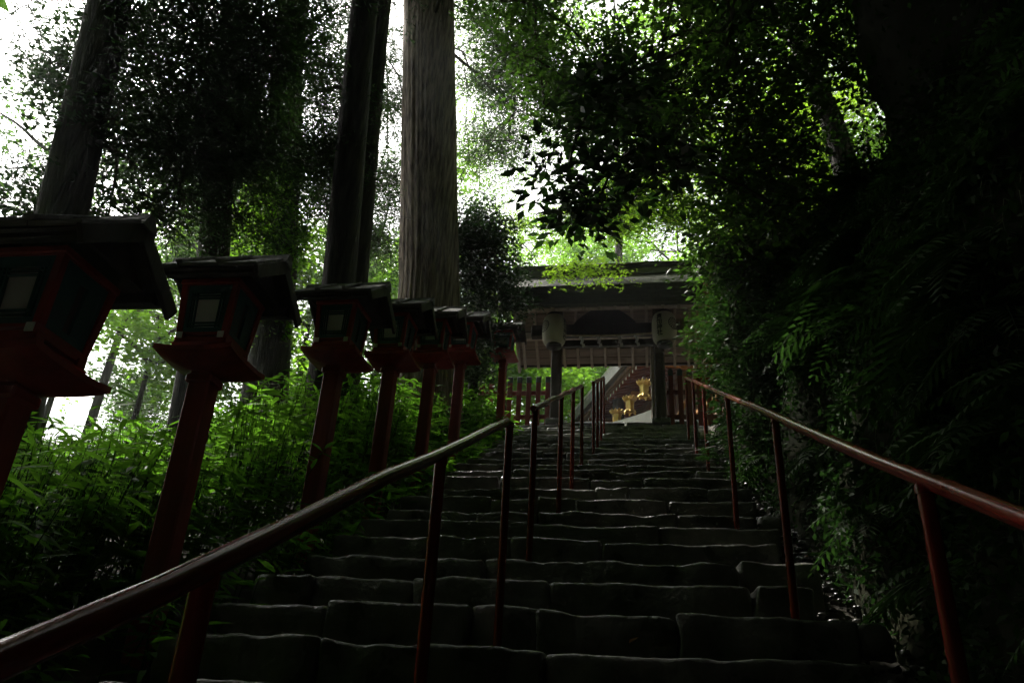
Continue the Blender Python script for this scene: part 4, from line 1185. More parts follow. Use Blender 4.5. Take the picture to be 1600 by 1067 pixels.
    {'name': 'cedar_tree', 'label': 'thick straight cedar with lit furrowed bark left of the gate', 'cat': 'tree', 'path': [[-3.26, 11.14, 4.81], [-3.37, 10.85, 7.82], [-3.73, 9.94, 13.51], [-4.3, 8.5, 27.51]], 'rads': [0.6, 0.485, 0.455, 0.36], 'clumps': [(-2.51, 12.7, 13.18, 0.6, 0.39, 13, 'cedar'), (-3.5, 11.69, 14.01, 0.49, 0.34, 10, 'cedar'), (-2.48, 12.24, 14.13, 0.41, 0.29, 15, 'cedar'), (-2.74, 11.51, 13.0, 0.41, 0.28, 15, 'cedar'), (-2.2, 11.77, 14.04, 0.63, 0.36, 9, 'cedar'), (-3.04, 12.45, 12.24, 0.65, 0.24, 16, 'cedar'), (-2.02, 11.72, 14.37, 0.39, 0.38, 12, 'cedar'), (-2.13, 11.76, 11.49, 0.65, 0.24, 10, 'cedar'), (-2.71, 11.56, 14.19, 0.44, 0.33, 15, 'cedar'), (-1.8, 11.48, 13.2, 0.56, 0.34, 16, 'cedar'), (-2.41, 11.47, 13.05, 0.6, 0.34, 9, 'cedar'), (-2.91, 11.17, 14.26, 0.5, 0.25, 13, 'cedar'), (-2.43, 12.01, 14.14, 0.42, 0.23, 14, 'cedar'), (-2.66, 12.89, 12.73, 0.54, 0.37, 14, 'cedar'), (-2.73, 12.49, 13.73, 0.49, 0.3, 12, 'cedar'), (-2.39, 11.26, 14.91, 0.4, 0.29, 12, 'cedar'), (-2.54, 12.11, 12.98, 0.39, 0.28, 14, 'cedar'), (-2.79, 12.45, 11.97, 0.56, 0.34, 16, 'cedar'), (-3.24, 10.51, 13.82, 0.45, 0.23, 16, 'cedar'), (-3.32, 12.19, 13.66, 0.53, 0.27, 11, 'cedar'), (-2.72, 11.42, 13.74, 0.51, 0.24, 15, 'cedar'), (-1.77, 11.51, 12.39, 0.66, 0.29, 12, 'cedar'), (-2.25, 11.35, 13.64, 0.51, 0.29, 14, 'cedar'), (-1.91, 11.55, 15.3, 0.64, 0.26, 16, 'cedar'), (-4.6, 12.21, 10.65, 0.57, 0.45, 16, 'cedar'), (-5.21, 12.59, 10.72, 0.49, 0.36, 12, 'cedar'), (-5.22, 11.56, 14.71, 0.47, 0.35, 14, 'cedar'), (-5.15, 12.2, 13.1, 0.48, 0.5, 14, 'cedar'), (-4.49, 11.36, 12.28, 0.7, 0.31, 18, 'cedar'), (-4.64, 11.35, 13.04, 0.61, 0.47, 19, 'cedar'), (-5.12, 12.63, 11.97, 0.47, 0.48, 19, 'cedar'), (-5.24, 12.67, 11.61, 0.63, 0.3, 11, 'cedar'), (-5.08, 11.22, 13.7, 0.66, 0.41, 19, 'cedar'), (-2.35, 7.71, 13.26, 1.59, 0.96, 56, 'cedar'), (-1.16, 8.6, 16.18, 1.26, 1.0, 31, 'cedar'), (-2.0, 8.61, 13.81, 1.0, 0.97, 32, 'cedar'), (-2.94, 7.54, 15.0, 1.09, 0.94, 48, 'cedar'), (-2.04, 9.32, 15.81, 1.38, 0.89, 51, 'cedar'), (-1.16, 10.09, 16.45, 1.36, 0.82, 43, 'cedar'), (-2.32, 9.56, 16.74, 1.19, 0.94, 53, 'cedar'), (-1.61, 9.67, 14.92, 1.45, 0.92, 42, 'cedar'), (-1.12, 7.55, 14.03, 1.13, 0.75, 56, 'cedar'), (-2.56, 9.38, 13.7, 1.07, 1.06, 54, 'cedar'), (-3.95, 9.05, 14.01, 1.04, 0.8, 50, 'cedar'), (-3.68, 8.77, 14.33, 1.29, 0.72, 52, 'cedar'), (-2.86, 6.18, 24.73, 1.7, 1.0, 16, 'fardark'), (-2.29, 9.44, 28.5, 1.7, 1.0, 16, 'fardark'), (-0.89, 9.02, 25.65, 1.7, 1.0, 16, 'fardark'), (-6.48, 9.58, 29.44, 1.7, 1.0, 16, 'fardark'), (-2.54, 5.62, 27.7, 1.7, 1.0, 16, 'fardark'), (-0.79, 9.01, 26.96, 1.7, 1.0, 16, 'fardark'), (-4.33, 9.51, 26.61, 1.7, 1.0, 16, 'fardark'), (-5.57, 11.22, 28.83, 1.7, 1.0, 16, 'fardark'), (-6.72, 6.08, 21.77, 1.7, 1.0, 16, 'fardark'), (-5.63, 8.77, 22.79, 1.7, 1.0, 16, 'fardark'), (-3.35, 8.41, 26.23, 1.7, 1.0, 16, 'fardark'), (-3.03, 6.86, 23.38, 1.7, 1.0, 16, 'fardark'), (-3.7, 5.96, 26.11, 1.7, 1.0, 16, 'fardark'), (-4.97, 11.78, 25.47, 1.7, 1.0, 16, 'fardark'), (-7.72, 8.34, 25.38, 1.7, 1.0, 16, 'fardark'), (-5.18, 11.67, 26.09, 1.7, 1.0, 16, 'fardark')], 'seed': 6, 'bark': 'bark_cedar', 'rings': 120, 'seg': 150, 'flute': 0.045, 'nf': 44},
    {'name': 'camellia_bush', 'label': 'dense dark evergreen bush between the big cedar and the gate', 'cat': 'bush', 'path': [[-2.95, 12.6, 5.64], [-2.9000000000000004, 12.6, 7.4399999999999995], [-2.95, 12.65, 9.14]], 'rads': [0.09, 0.07, 0.04], 'clumps': [(-3.06, 11.36, 9.16, 0.5, 0.42, 24, 'camellia'), (-2.44, 12.14, 8.96, 0.5, 0.42, 24, 'camellia'), (-2.23, 11.56, 7.95, 0.5, 0.42, 24, 'camellia'), (-2.67, 11.39, 9.23, 0.5, 0.42, 24, 'camellia'), (-3.24, 11.91, 9.12, 0.5, 0.42, 24, 'camellia'), (-3.07, 11.65, 9.7, 0.5, 0.42, 24, 'camellia'), (-2.78, 11.28, 9.42, 0.5, 0.42, 24, 'camellia'), (-2.77, 11.08, 8.69, 0.5, 0.42, 24, 'camellia'), (-2.43, 11.18, 8.62, 0.5, 0.42, 24, 'camellia'), (-2.74, 11.71, 8.57, 0.5, 0.42, 24, 'camellia'), (-2.44, 11.86, 8.39, 0.5, 0.42, 24, 'camellia'), (-2.92, 11.84, 8.26, 0.5, 0.42, 24, 'camellia'), (-2.65, 11.98, 8.08, 0.5, 0.42, 24, 'camellia'), (-2.82, 12.11, 7.77, 0.5, 0.42, 24, 'camellia'), (-2.84, 12.63, 7.85, 0.5, 0.42, 24, 'camellia'), (-2.96, 12.32, 7.31, 0.5, 0.42, 24, 'camellia'), (-3.07, 12.46, 7.0, 0.5, 0.42, 24, 'camellia'), (-3.13, 12.04, 8.92, 0.5, 0.42, 24, 'camellia'), (-2.88, 11.75, 7.33, 0.5, 0.42, 24, 'camellia')], 'seed': 7, 'limb_r': 0.02},
    {'name': 'broadleaf_tree', 'label': 'dark leafy tree leaning from the bank over the middle of the stairs', 'cat': 'tree', 'path': [[3.1, 9.6, 7.24], [2.85, 9.5, 9.54], [2.3, 9.299999999999999, 12.04], [1.7000000000000002, 9.2, 14.54]], 'rads': [0.2, 0.16, 0.12, 0.06], 'clumps': [(-0.78, 8.49, 9.75, 0.44, 0.33, 9, 'broad'), (0.02, 7.46, 9.16, 0.48, 0.27, 12, 'broad'), (-1.07, 7.22, 8.12, 0.39, 0.26, 11, 'broad'), (-0.6, 7.82, 9.71, 0.58, 0.25, 11, 'broad'), (-1.18, 8.86, 10.15, 0.47, 0.24, 8, 'broad'), (-1.29, 7.49, 10.2, 0.53, 0.27, 12, 'broad'), (0.05, 9.07, 10.02, 0.44, 0.34, 7, 'broad'), (-1.69, 7.18, 9.94, 0.55, 0.22, 9, 'broad'), (-0.66, 8.49, 9.36, 0.42, 0.22, 10, 'broad'), (-0.23, 8.68, 9.53, 0.4, 0.22, 7, 'broad'), (-1.17, 7.24, 8.89, 0.52, 0.26, 11, 'broad'), (-0.72, 7.72, 8.81, 0.51, 0.36, 7, 'broad'), (0.04, 9.37, 10.8, 0.43, 0.29, 11, 'broad'), (-0.71, 8.98, 10.41, 0.39, 0.33, 9, 'broad'), (-0.02, 8.4, 8.98, 0.45, 0.36, 12, 'broad'), (-0.33, 9.48, 10.12, 0.48, 0.27, 7, 'broad'), (-1.0, 8.28, 10.75, 0.52, 0.36, 11, 'broad'), (-1.32, 7.87, 9.94, 0.5, 0.37, 10, 'broad'), (-0.65, 8.21, 8.73, 0.27, 0.23, 9, 'broad'), (0.34, 8.48, 8.42, 0.32, 0.25, 7, 'broad'), (-0.13, 8.97, 8.21, 0.28, 0.19, 8, 'broad'), (0.46, 8.98, 8.77, 0.31, 0.2, 10, 'broad'), (0.29, 8.83, 8.91, 0.38, 0.27, 8, 'broad'), (-0.06, 8.45, 7.82, 0.4, 0.29, 5, 'broad'), (-0.77, 8.23, 8.63, 0.34, 0.29, 6, 'broad'), (-0.63, 7.48, 8.38, 0.37, 0.17, 10, 'broad'), (0.09, 8.54, 9.3, 0.28, 0.24, 6, 'broad'), (0.34, 8.34, 8.94, 0.34, 0.24, 8, 'broad'), (1.54, 8.28, 9.41, 0.45, 0.28, 10, 'broad'), (0.3, 6.69, 7.44, 0.44, 0.37, 6, 'broad'), (0.22, 8.47, 8.92, 0.45, 0.37, 8, 'broad'), (1.57, 7.91, 9.6, 0.4, 0.35, 6, 'broad'), (0.51, 8.64, 7.79, 0.44, 0.27, 11, 'broad'), (0.32, 6.39, 8.18, 0.48, 0.36, 7, 'broad'), (1.03, 7.39, 7.27, 0.44, 0.3, 6, 'broad'), (1.28, 6.64, 8.52, 0.49, 0.29, 10, 'broad'), (0.97, 7.1, 9.2, 0.56, 0.26, 7, 'broad'), (1.29, 7.06, 9.16, 0.56, 0.35, 7, 'broad'), (0.2, 7.87, 8.7, 0.52, 0.24, 8, 'broad'), (0.74, 7.73, 9.15, 0.45, 0.28, 10, 'broad'), (0.51, 8.26, 8.6, 0.4, 0.22, 6, 'broad'), (1.33, 7.09, 10.48, 0.71, 0.5, 33, 'broad'), (0.51, 7.13, 11.86, 1.23, 0.5, 29, 'broad'), (1.52, 7.56, 10.96, 1.11, 0.44, 22, 'broad'), (-0.85, 6.27, 10.21, 1.23, 0.5, 20, 'broad'), (-1.6, 6.44, 11.94, 1.04, 0.5, 27, 'broad'), (0.65, 5.23, 9.24, 1.09, 0.61, 19, 'broad'), (0.25, 5.77, 10.68, 1.1, 0.62, 23, 'broad'), (1.24, 6.46, 11.27, 0.86, 0.63, 27, 'broad'), (0.64, 7.22, 10.66, 1.24, 0.49, 33, 'broad'), (0.71, 5.08, 9.45, 0.83, 0.57, 28, 'broad'), (1.8, 7.61, 11.02, 1.18, 0.71, 33, 'broad')], 'seed': 8, 'limb_r': 0.03},
    {'name': 'broadleaf_tree', 'label': 'large-leaved dark tree hanging from the right over the gate', 'cat': 'tree', 'path': [[3.0, 6.9, 5.890000000000001], [2.8, 6.9, 7.790000000000001], [2.4, 6.800000000000001, 9.790000000000001]], 'rads': [0.15, 0.12, 0.06], 'clumps': [(-0.5, 5.56, 6.28, 0.26, 0.2, 7, 'big'), (-0.64, 5.91, 5.98, 0.26, 0.2, 7, 'big'), (-0.37, 5.92, 5.61, 0.26, 0.2, 7, 'big'), (-0.19, 5.61, 5.85, 0.26, 0.2, 7, 'big'), (0.04, 5.4, 5.88, 0.26, 0.2, 7, 'big'), (0.3, 5.33, 5.66, 0.26, 0.2, 7, 'big'), (-0.56, 6.05, 5.75, 0.26, 0.2, 7, 'big'), (-0.32, 5.48, 6.49, 0.26, 0.2, 7, 'big'), (-0.11, 5.26, 6.56, 0.26, 0.2, 7, 'big'), (1.78, 5.99, 7.53, 0.4, 0.3, 6, 'broad'), (1.95, 5.98, 7.17, 0.33, 0.34, 9, 'broad'), (1.93, 5.76, 7.11, 0.5, 0.33, 6, 'broad'), (1.49, 6.17, 8.04, 0.49, 0.34, 9, 'broad'), (1.37, 6.23, 7.23, 0.39, 0.34, 7, 'broad'), (1.27, 6.19, 5.76, 0.37, 0.21, 10, 'broad'), (1.57, 6.62, 7.41, 0.5, 0.23, 6, 'broad'), (1.9, 6.67, 6.12, 0.46, 0.2, 7, 'broad'), (0.81, 5.17, 6.82, 0.42, 0.28, 7, 'broad'), (1.61, 5.48, 7.18, 0.33, 0.27, 9, 'broad'), (0.96, 6.2, 5.96, 0.34, 0.24, 9, 'broad'), (0.76, 5.7, 6.65, 0.42, 0.26, 6, 'broad'), (0.97, 6.56, 6.08, 0.51, 0.34, 8, 'broad'), (1.71, 7.29, 6.77, 0.52, 0.26, 7, 'broad'), (1.39, 8.31, 7.6, 0.54, 0.33, 11, 'broad'), (0.96, 7.14, 7.01, 0.46, 0.21, 6, 'broad'), (0.95, 6.87, 7.12, 0.34, 0.26, 8, 'broad'), (1.27, 7.49, 6.19, 0.41, 0.35, 6, 'broad'), (1.18, 6.54, 6.78, 0.53, 0.32, 8, 'broad'), (1.68, 8.16, 6.31, 0.43, 0.21, 11, 'broad'), (1.62, 7.29, 7.41, 0.38, 0.37, 7, 'broad'), (0.8, 7.51, 6.05, 0.35, 0.22, 7, 'broad'), (1.26, 7.71, 7.48, 0.54, 0.23, 6, 'broad'), (1.98, 7.93, 8.02, 0.38, 0.33, 7, 'shade'), (0.54, 7.33, 8.57, 0.57, 0.35, 7, 'shade'), (1.02, 6.02, 7.82, 0.58, 0.23, 11, 'shade'), (1.49, 7.91, 7.06, 0.57, 0.33, 6, 'shade'), (1.76, 6.89, 7.03, 0.36, 0.27, 9, 'shade'), (0.86, 6.74, 7.32, 0.54, 0.36, 6, 'shade'), (1.26, 6.29, 6.26, 0.48, 0.34, 9, 'shade'), (0.82, 5.8, 7.12, 0.49, 0.35, 10, 'shade'), (1.57, 6.47, 7.26, 0.43, 0.24, 8, 'shade'), (0.08, 7.23, 8.25, 0.44, 0.35, 9, 'shade'), (1.63, 6.69, 6.06, 0.46, 0.24, 7, 'shade'), (2.32, 5.09, 9.5, 1.08, 0.56, 28, 'broad'), (0.53, 5.69, 8.89, 0.92, 0.72, 26, 'broad'), (2.12, 5.48, 10.18, 0.8, 0.65, 25, 'broad'), (0.65, 5.82, 9.75, 0.95, 0.46, 26, 'broad'), (2.24, 4.01, 7.63, 1.04, 0.62, 29, 'broad'), (0.91, 4.38, 7.42, 0.69, 0.6, 31, 'broad'), (1.38, 3.88, 7.6, 1.01, 0.54, 21, 'broad'), (0.84, 5.25, 7.89, 0.7, 0.48, 19, 'broad'), (2.85, 5.2, 8.51, 0.66, 0.51, 30, 'broad'), (2.38, 4.79, 8.0, 1.1, 0.53, 22, 'broad')], 'seed': 9, 'limb_r': 0.025},
    {'name': 'shrub', 'label': 'leafy green shrub drooping from the bank beside the gate roof', 'cat': 'bush', 'path': [[2.6, 11.4, 7.180000000000001], [2.5, 11.4, 8.48], [2.3000000000000003, 11.4, 9.68]], 'rads': [0.08, 0.06, 0.03], 'clumps': [(1.35, 11.07, 7.23, 0.41, 0.35, 12, 'broad'), (1.75, 10.18, 7.4, 0.37, 0.26, 16, 'broad'), (1.31, 10.22, 6.75, 0.5, 0.25, 12, 'broad'), (1.85, 10.78, 7.49, 0.52, 0.27, 14, 'broad'), (1.13, 10.46, 6.27, 0.43, 0.24, 15, 'broad'), (1.69, 11.76, 6.46, 0.43, 0.24, 12, 'broad'), (1.72, 11.49, 6.75, 0.5, 0.34, 13, 'broad'), (1.67, 10.41, 7.37, 0.38, 0.3, 10, 'broad'), (1.21, 10.45, 6.56, 0.35, 0.37, 9, 'broad'), (1.78, 9.9, 5.91, 0.5, 0.33, 11, 'broad'), (1.6, 10.07, 5.82, 0.36, 0.23, 17, 'broad'), (1.19, 9.41, 7.1, 0.49, 0.24, 17, 'broad'), (1.11, 9.74, 6.59, 0.34, 0.24, 14, 'broad'), (1.43, 10.99, 7.52, 0.43, 0.21, 12, 'broad'), (1.57, 9.63, 6.79, 0.32, 0.27, 15, 'broad'), (1.48, 9.66, 6.97, 0.36, 0.36, 10, 'broad'), (1.11, 8.37, 6.71, 0.3, 0.26, 13, 'camellia'), (1.65, 9.11, 6.7, 0.36, 0.24, 17, 'camellia'), (1.16, 7.48, 6.07, 0.52, 0.32, 16, 'camellia'), (1.0, 7.84, 5.51, 0.45, 0.35, 14, 'camellia'), (1.11, 7.88, 5.38, 0.36, 0.31, 16, 'camellia'), (1.22, 8.21, 6.38, 0.52, 0.37, 11, 'camellia'), (1.98, 8.12, 6.14, 0.39, 0.22, 17, 'camellia'), (1.71, 7.64, 6.02, 0.47, 0.37, 11, 'camellia'), (2.13, 8.19, 5.99, 0.47, 0.34, 13, 'camellia'), (1.77, 8.59, 6.66, 0.34, 0.27, 17, 'camellia'), (2.18, 9.44, 6.56, 0.47, 0.31, 16, 'camellia'), (1.11, 7.82, 6.4, 0.47, 0.37, 12, 'camellia'), (2.09, 8.18, 5.68, 0.42, 0.25, 17, 'camellia'), (1.48, 8.6, 6.45, 0.36, 0.34, 15, 'camellia'), (1.16, 8.13, 4.57, 0.36, 0.31, 7, 'camellia'), (1.65, 8.29, 4.57, 0.23, 0.3, 10, 'camellia'), (1.48, 8.05, 4.14, 0.27, 0.18, 8, 'camellia'), (1.88, 8.53, 4.92, 0.35, 0.25, 11, 'camellia'), (1.24, 7.72, 4.89, 0.23, 0.19, 7, 'camellia'), (1.2, 8.05, 5.0, 0.26, 0.31, 10, 'camellia'), (1.85, 8.75, 4.63, 0.37, 0.23, 8, 'camellia'), (1.14, 8.11, 4.16, 0.37, 0.28, 11, 'camellia'), (1.09, 7.93, 4.15, 0.34, 0.18, 12, 'camellia'), (1.18, 7.97, 4.92, 0.24, 0.19, 9, 'camellia')], 'seed': 10, 'limb_r': 0.018},
    {'name': 'maple_tree', 'label': 'bright green maple with fine leaves overhanging the gate roof', 'cat': 'tree', 'path': [[3.4, 13.2, 9.09], [3.1, 13.2, 11.39], [2.5, 13.299999999999999, 13.59], [1.7999999999999998, 13.299999999999999, 15.39]], 'rads': [0.16, 0.13, 0.1, 0.05], 'clumps': [(-0.56, 13.28, 10.85, 0.42, 0.19, 10, 'maple'), (-0.1, 14.11, 11.41, 0.46, 0.21, 11, 'maple'), (-0.33, 13.38, 11.17, 0.46, 0.16, 8, 'maple'), (-2.04, 13.63, 10.89, 0.55, 0.16, 11, 'maple'), (-2.18, 12.72, 10.27, 0.54, 0.15, 8, 'maple'), (-0.51, 13.41, 10.8, 0.46, 0.21, 12, 'maple'), (-0.35, 13.16, 10.56, 0.47, 0.24, 8, 'maple'), (-1.02, 12.92, 10.81, 0.42, 0.24, 12, 'maple'), (-1.49, 13.64, 10.96, 0.59, 0.22, 8, 'maple'), (-0.78, 13.02, 10.83, 0.37, 0.14, 12, 'maple'), (-1.22, 13.3, 10.9, 0.36, 0.21, 11, 'maple'), (-1.28, 11.58, 8.46, 0.3, 0.08, 6, 'maple'), (-0.99, 11.6, 8.53, 0.3, 0.08, 6, 'maple'), (-0.51, 11.67, 8.56, 0.3, 0.08, 6, 'maple'), (-0.32, 12.92, 10.47, 0.54, 0.26, 9, 'maple'), (-0.01, 13.25, 11.83, 0.57, 0.37, 10, 'maple'), (1.11, 12.93, 10.64, 0.6, 0.24, 14, 'maple'), (0.11, 13.19, 11.14, 0.45, 0.37, 10, 'maple'), (1.41, 14.05, 10.89, 0.52, 0.34, 14, 'maple'), (1.4, 12.15, 10.01, 0.55, 0.22, 13, 'maple'), (-0.2, 13.43, 11.43, 0.39, 0.27, 9, 'maple'), (0.19, 11.5, 10.13, 0.48, 0.32, 12, 'maple'), (-0.16, 11.48, 10.08, 0.43, 0.28, 10, 'maple'), (0.7, 13.26, 11.93, 0.64, 0.35, 15, 'maple'), (0.69, 12.13, 9.77, 0.4, 0.27, 16, 'maple'), (0.47, 12.26, 10.38, 0.55, 0.34, 13, 'maple'), (-0.33, 12.35, 10.84, 0.42, 0.22, 14, 'maple'), (-0.4, 12.82, 11.34, 0.62, 0.25, 9, 'maple'), (1.45, 13.73, 11.21, 0.59, 0.33, 9, 'maple'), (-0.18, 12.46, 10.01, 0.57, 0.33, 13, 'maple'), (-0.3, 12.67, 10.71, 0.47, 0.28, 13, 'maple'), (0.34, 10.84, 11.42, 0.78, 0.32, 13, 'maple'), (1.9, 10.92, 12.26, 0.81, 0.42, 17, 'maple'), (3.1, 14.57, 13.75, 0.99, 0.39, 13, 'maple'), (4.35, 13.8, 13.94, 0.64, 0.32, 12, 'maple'), (2.01, 11.11, 11.57, 0.6, 0.3, 17, 'maple'), (3.46, 13.62, 11.87, 0.81, 0.38, 15, 'maple'), (1.73, 11.87, 10.27, 0.76, 0.45, 14, 'maple'), (3.05, 12.44, 11.17, 0.75, 0.29, 13, 'maple'), (4.51, 13.7, 15.3, 0.94, 0.45, 11, 'maple'), (3.31, 12.62, 10.34, 0.62, 0.32, 12, 'maple'), (1.14, 10.58, 12.35, 0.72, 0.45, 18, 'maple'), (0.25, 14.4, 12.12, 0.99, 0.39, 13, 'maple'), (1.02, 11.01, 11.89, 0.68, 0.37, 10, 'maple'), (0.63, 10.27, 10.67, 0.93, 0.44, 11, 'maple'), (3.51, 14.56, 11.76, 0.69, 0.41, 15, 'maple'), (3.27, 11.53, 11.73, 0.74, 0.29, 17, 'maple'), (2.91, 12.81, 12.37, 0.98, 0.29, 17, 'maple'), (1.37, 12.1, 11.99, 0.7, 0.36, 14, 'maple'), (1.24, 10.01, 11.16, 0.7, 0.39, 10, 'maple'), (0.33, 10.72, 9.47, 0.6, 0.36, 15, 'maple'), (2.77, 12.3, 11.84, 0.73, 0.29, 15, 'maple'), (3.32, 12.45, 10.14, 0.76, 0.34, 15, 'maple')], 'seed': 11, 'limb_r': 0.022},
    {'name': 'slender_tree', 'label': 'fine-leaved tree against the brightest gap above the gate', 'cat': 'tree', 'path': [[-7.55, 25.6, 7.21], [-7.45, 25.6, 12.63], [-7.55, 25.700000000000003, 17.55]], 'rads': [0.12, 0.09, 0.03], 'clumps': [(-2.14, 22.9, 20.95, 0.96, 0.51, 4, 'fine'), (-4.08, 25.57, 21.62, 0.92, 0.57, 4, 'fine'), (-5.37, 25.87, 20.46, 0.6, 0.49, 7, 'fine'), (-2.24, 26.09, 19.08, 0.76, 0.52, 6, 'fine'), (-4.32, 24.58, 18.88, 1.0, 0.42, 7, 'fine'), (-1.76, 26.49, 19.86, 0.95, 0.36, 5, 'fine'), (-1.18, 24.49, 20.01, 0.67, 0.43, 4, 'fine'), (-2.45, 25.01, 23.83, 0.58, 0.39, 5, 'fine'), (-5.57, 25.64, 24.52, 0.97, 0.53, 6, 'fine'), (-4.58, 22.38, 21.58, 0.78, 0.56, 5, 'fine'), (-3.59, 22.21, 21.15, 0.75, 0.42, 5, 'fine'), (-2.99, 26.53, 23.47, 0.8, 0.62, 5, 'fine'), (-2.93, 25.39, 17.88, 0.87, 0.56, 5, 'fine'), (-3.57, 22.67, 19.7, 0.69, 0.43, 7, 'fine'), (-1.18, 24.66, 23.56, 0.85, 0.43, 7, 'fine'), (-3.38, 21.72, 20.67, 0.86, 0.62, 6, 'fine'), (-1.16, 23.11, 20.82, 0.94, 0.44, 6, 'fine'), (-3.01, 25.7, 21.81, 0.86, 0.62, 7, 'fine'), (-2.41, 25.2, 21.79, 0.67, 0.61, 6, 'fine'), (-5.03, 26.64, 19.95, 0.98, 0.62, 5, 'fine'), (-4.39, 21.55, 20.21, 0.63, 0.55, 4, 'fine'), (-3.31, 23.69, 18.65, 0.83, 0.53, 6, 'fine'), (-5.01, 22.88, 18.47, 0.58, 0.59, 7, 'fine'), (-1.35, 23.3, 21.74, 0.64, 0.44, 4, 'fine'), (-3.44, 27.87, 20.71, 0.91, 0.48, 5, 'fine'), (-4.2, 25.86, 20.58, 0.72, 0.52, 4, 'fine'), (-4.98, 23.72, 18.0, 0.94, 0.61, 4, 'fine'), (-4.13, 23.86, 19.42, 0.59, 0.5, 4, 'fine'), (-3.11, 24.81, 22.6, 0.92, 0.39, 7, 'fine'), (-2.54, 26.1, 20.4, 0.68, 0.37, 6, 'fine')], 'group': 'slender trees against the sky', 'seed': 61, 'seg': 10, 'rings': 14, 'limb_r': 0.02, 'twigs': True},
    {'name': 'slender_tree', 'label': 'fine-leaved tree against the sky at the upper left', 'cat': 'tree', 'path': [[-12.1, 12.88, 2.06], [-12.0, 12.88, 6.115], [-12.1, 12.98, 9.67]], 'rads': [0.12, 0.09, 0.03], 'clumps': [(-11.42, 10.79, 10.37, 0.89, 0.55, 6, 'finedark'), (-14.04, 12.51, 15.82, 0.69, 0.43, 7, 'finedark'), (-9.57, 9.34, 11.17, 0.81, 0.59, 7, 'finedark'), (-14.05, 12.86, 12.53, 0.94, 0.58, 6, 'finedark'), (-13.23, 11.71, 14.01, 0.67, 0.51, 4, 'finedark'), (-10.8, 8.63, 12.73, 0.6, 0.37, 4, 'finedark'), (-13.28, 12.0, 11.49, 0.58, 0.4, 7, 'finedark'), (-10.01, 8.98, 11.57, 0.72, 0.44, 5, 'finedark'), (-12.56, 13.17, 12.63, 0.82, 0.58, 7, 'finedark'), (-11.23, 10.18, 12.31, 0.8, 0.41, 4, 'finedark'), (-10.86, 9.79, 13.49, 0.96, 0.54, 6, 'finedark'), (-11.15, 8.64, 12.5, 0.63, 0.4, 4, 'finedark'), (-15.41, 13.92, 12.68, 0.86, 0.55, 5, 'finedark'), (-13.22, 11.56, 14.12, 0.66, 0.43, 4, 'finedark'), (-12.74, 12.78, 11.6, 0.62, 0.41, 6, 'finedark'), (-10.09, 9.05, 11.25, 0.61, 0.42, 6, 'finedark'), (-13.19, 13.15, 12.82, 0.66, 0.58, 4, 'finedark'), (-11.81, 9.8, 12.9, 0.73, 0.54, 4, 'finedark'), (-12.64, 11.06, 12.14, 0.99, 0.36, 4, 'finedark'), (-13.35, 11.31, 15.39, 0.76, 0.49, 6, 'finedark'), (-11.03, 10.31, 12.06, 0.86, 0.38, 5, 'finedark'), (-13.03, 11.8, 14.31, 0.89, 0.56, 6, 'finedark'), (-13.54, 11.75, 13.87, 0.96, 0.58, 6, 'finedark'), (-11.45, 9.97, 14.32, 0.98, 0.54, 6, 'finedark'), (-9.68, 9.16, 11.62, 0.85, 0.47, 5, 'finedark'), (-14.35, 11.45, 15.16, 0.98, 0.36, 6, 'finedark')], 'group': 'slender trees against the sky', 'seed': 62, 'seg': 10, 'rings': 14, 'limb_r': 0.02, 'twigs': True},
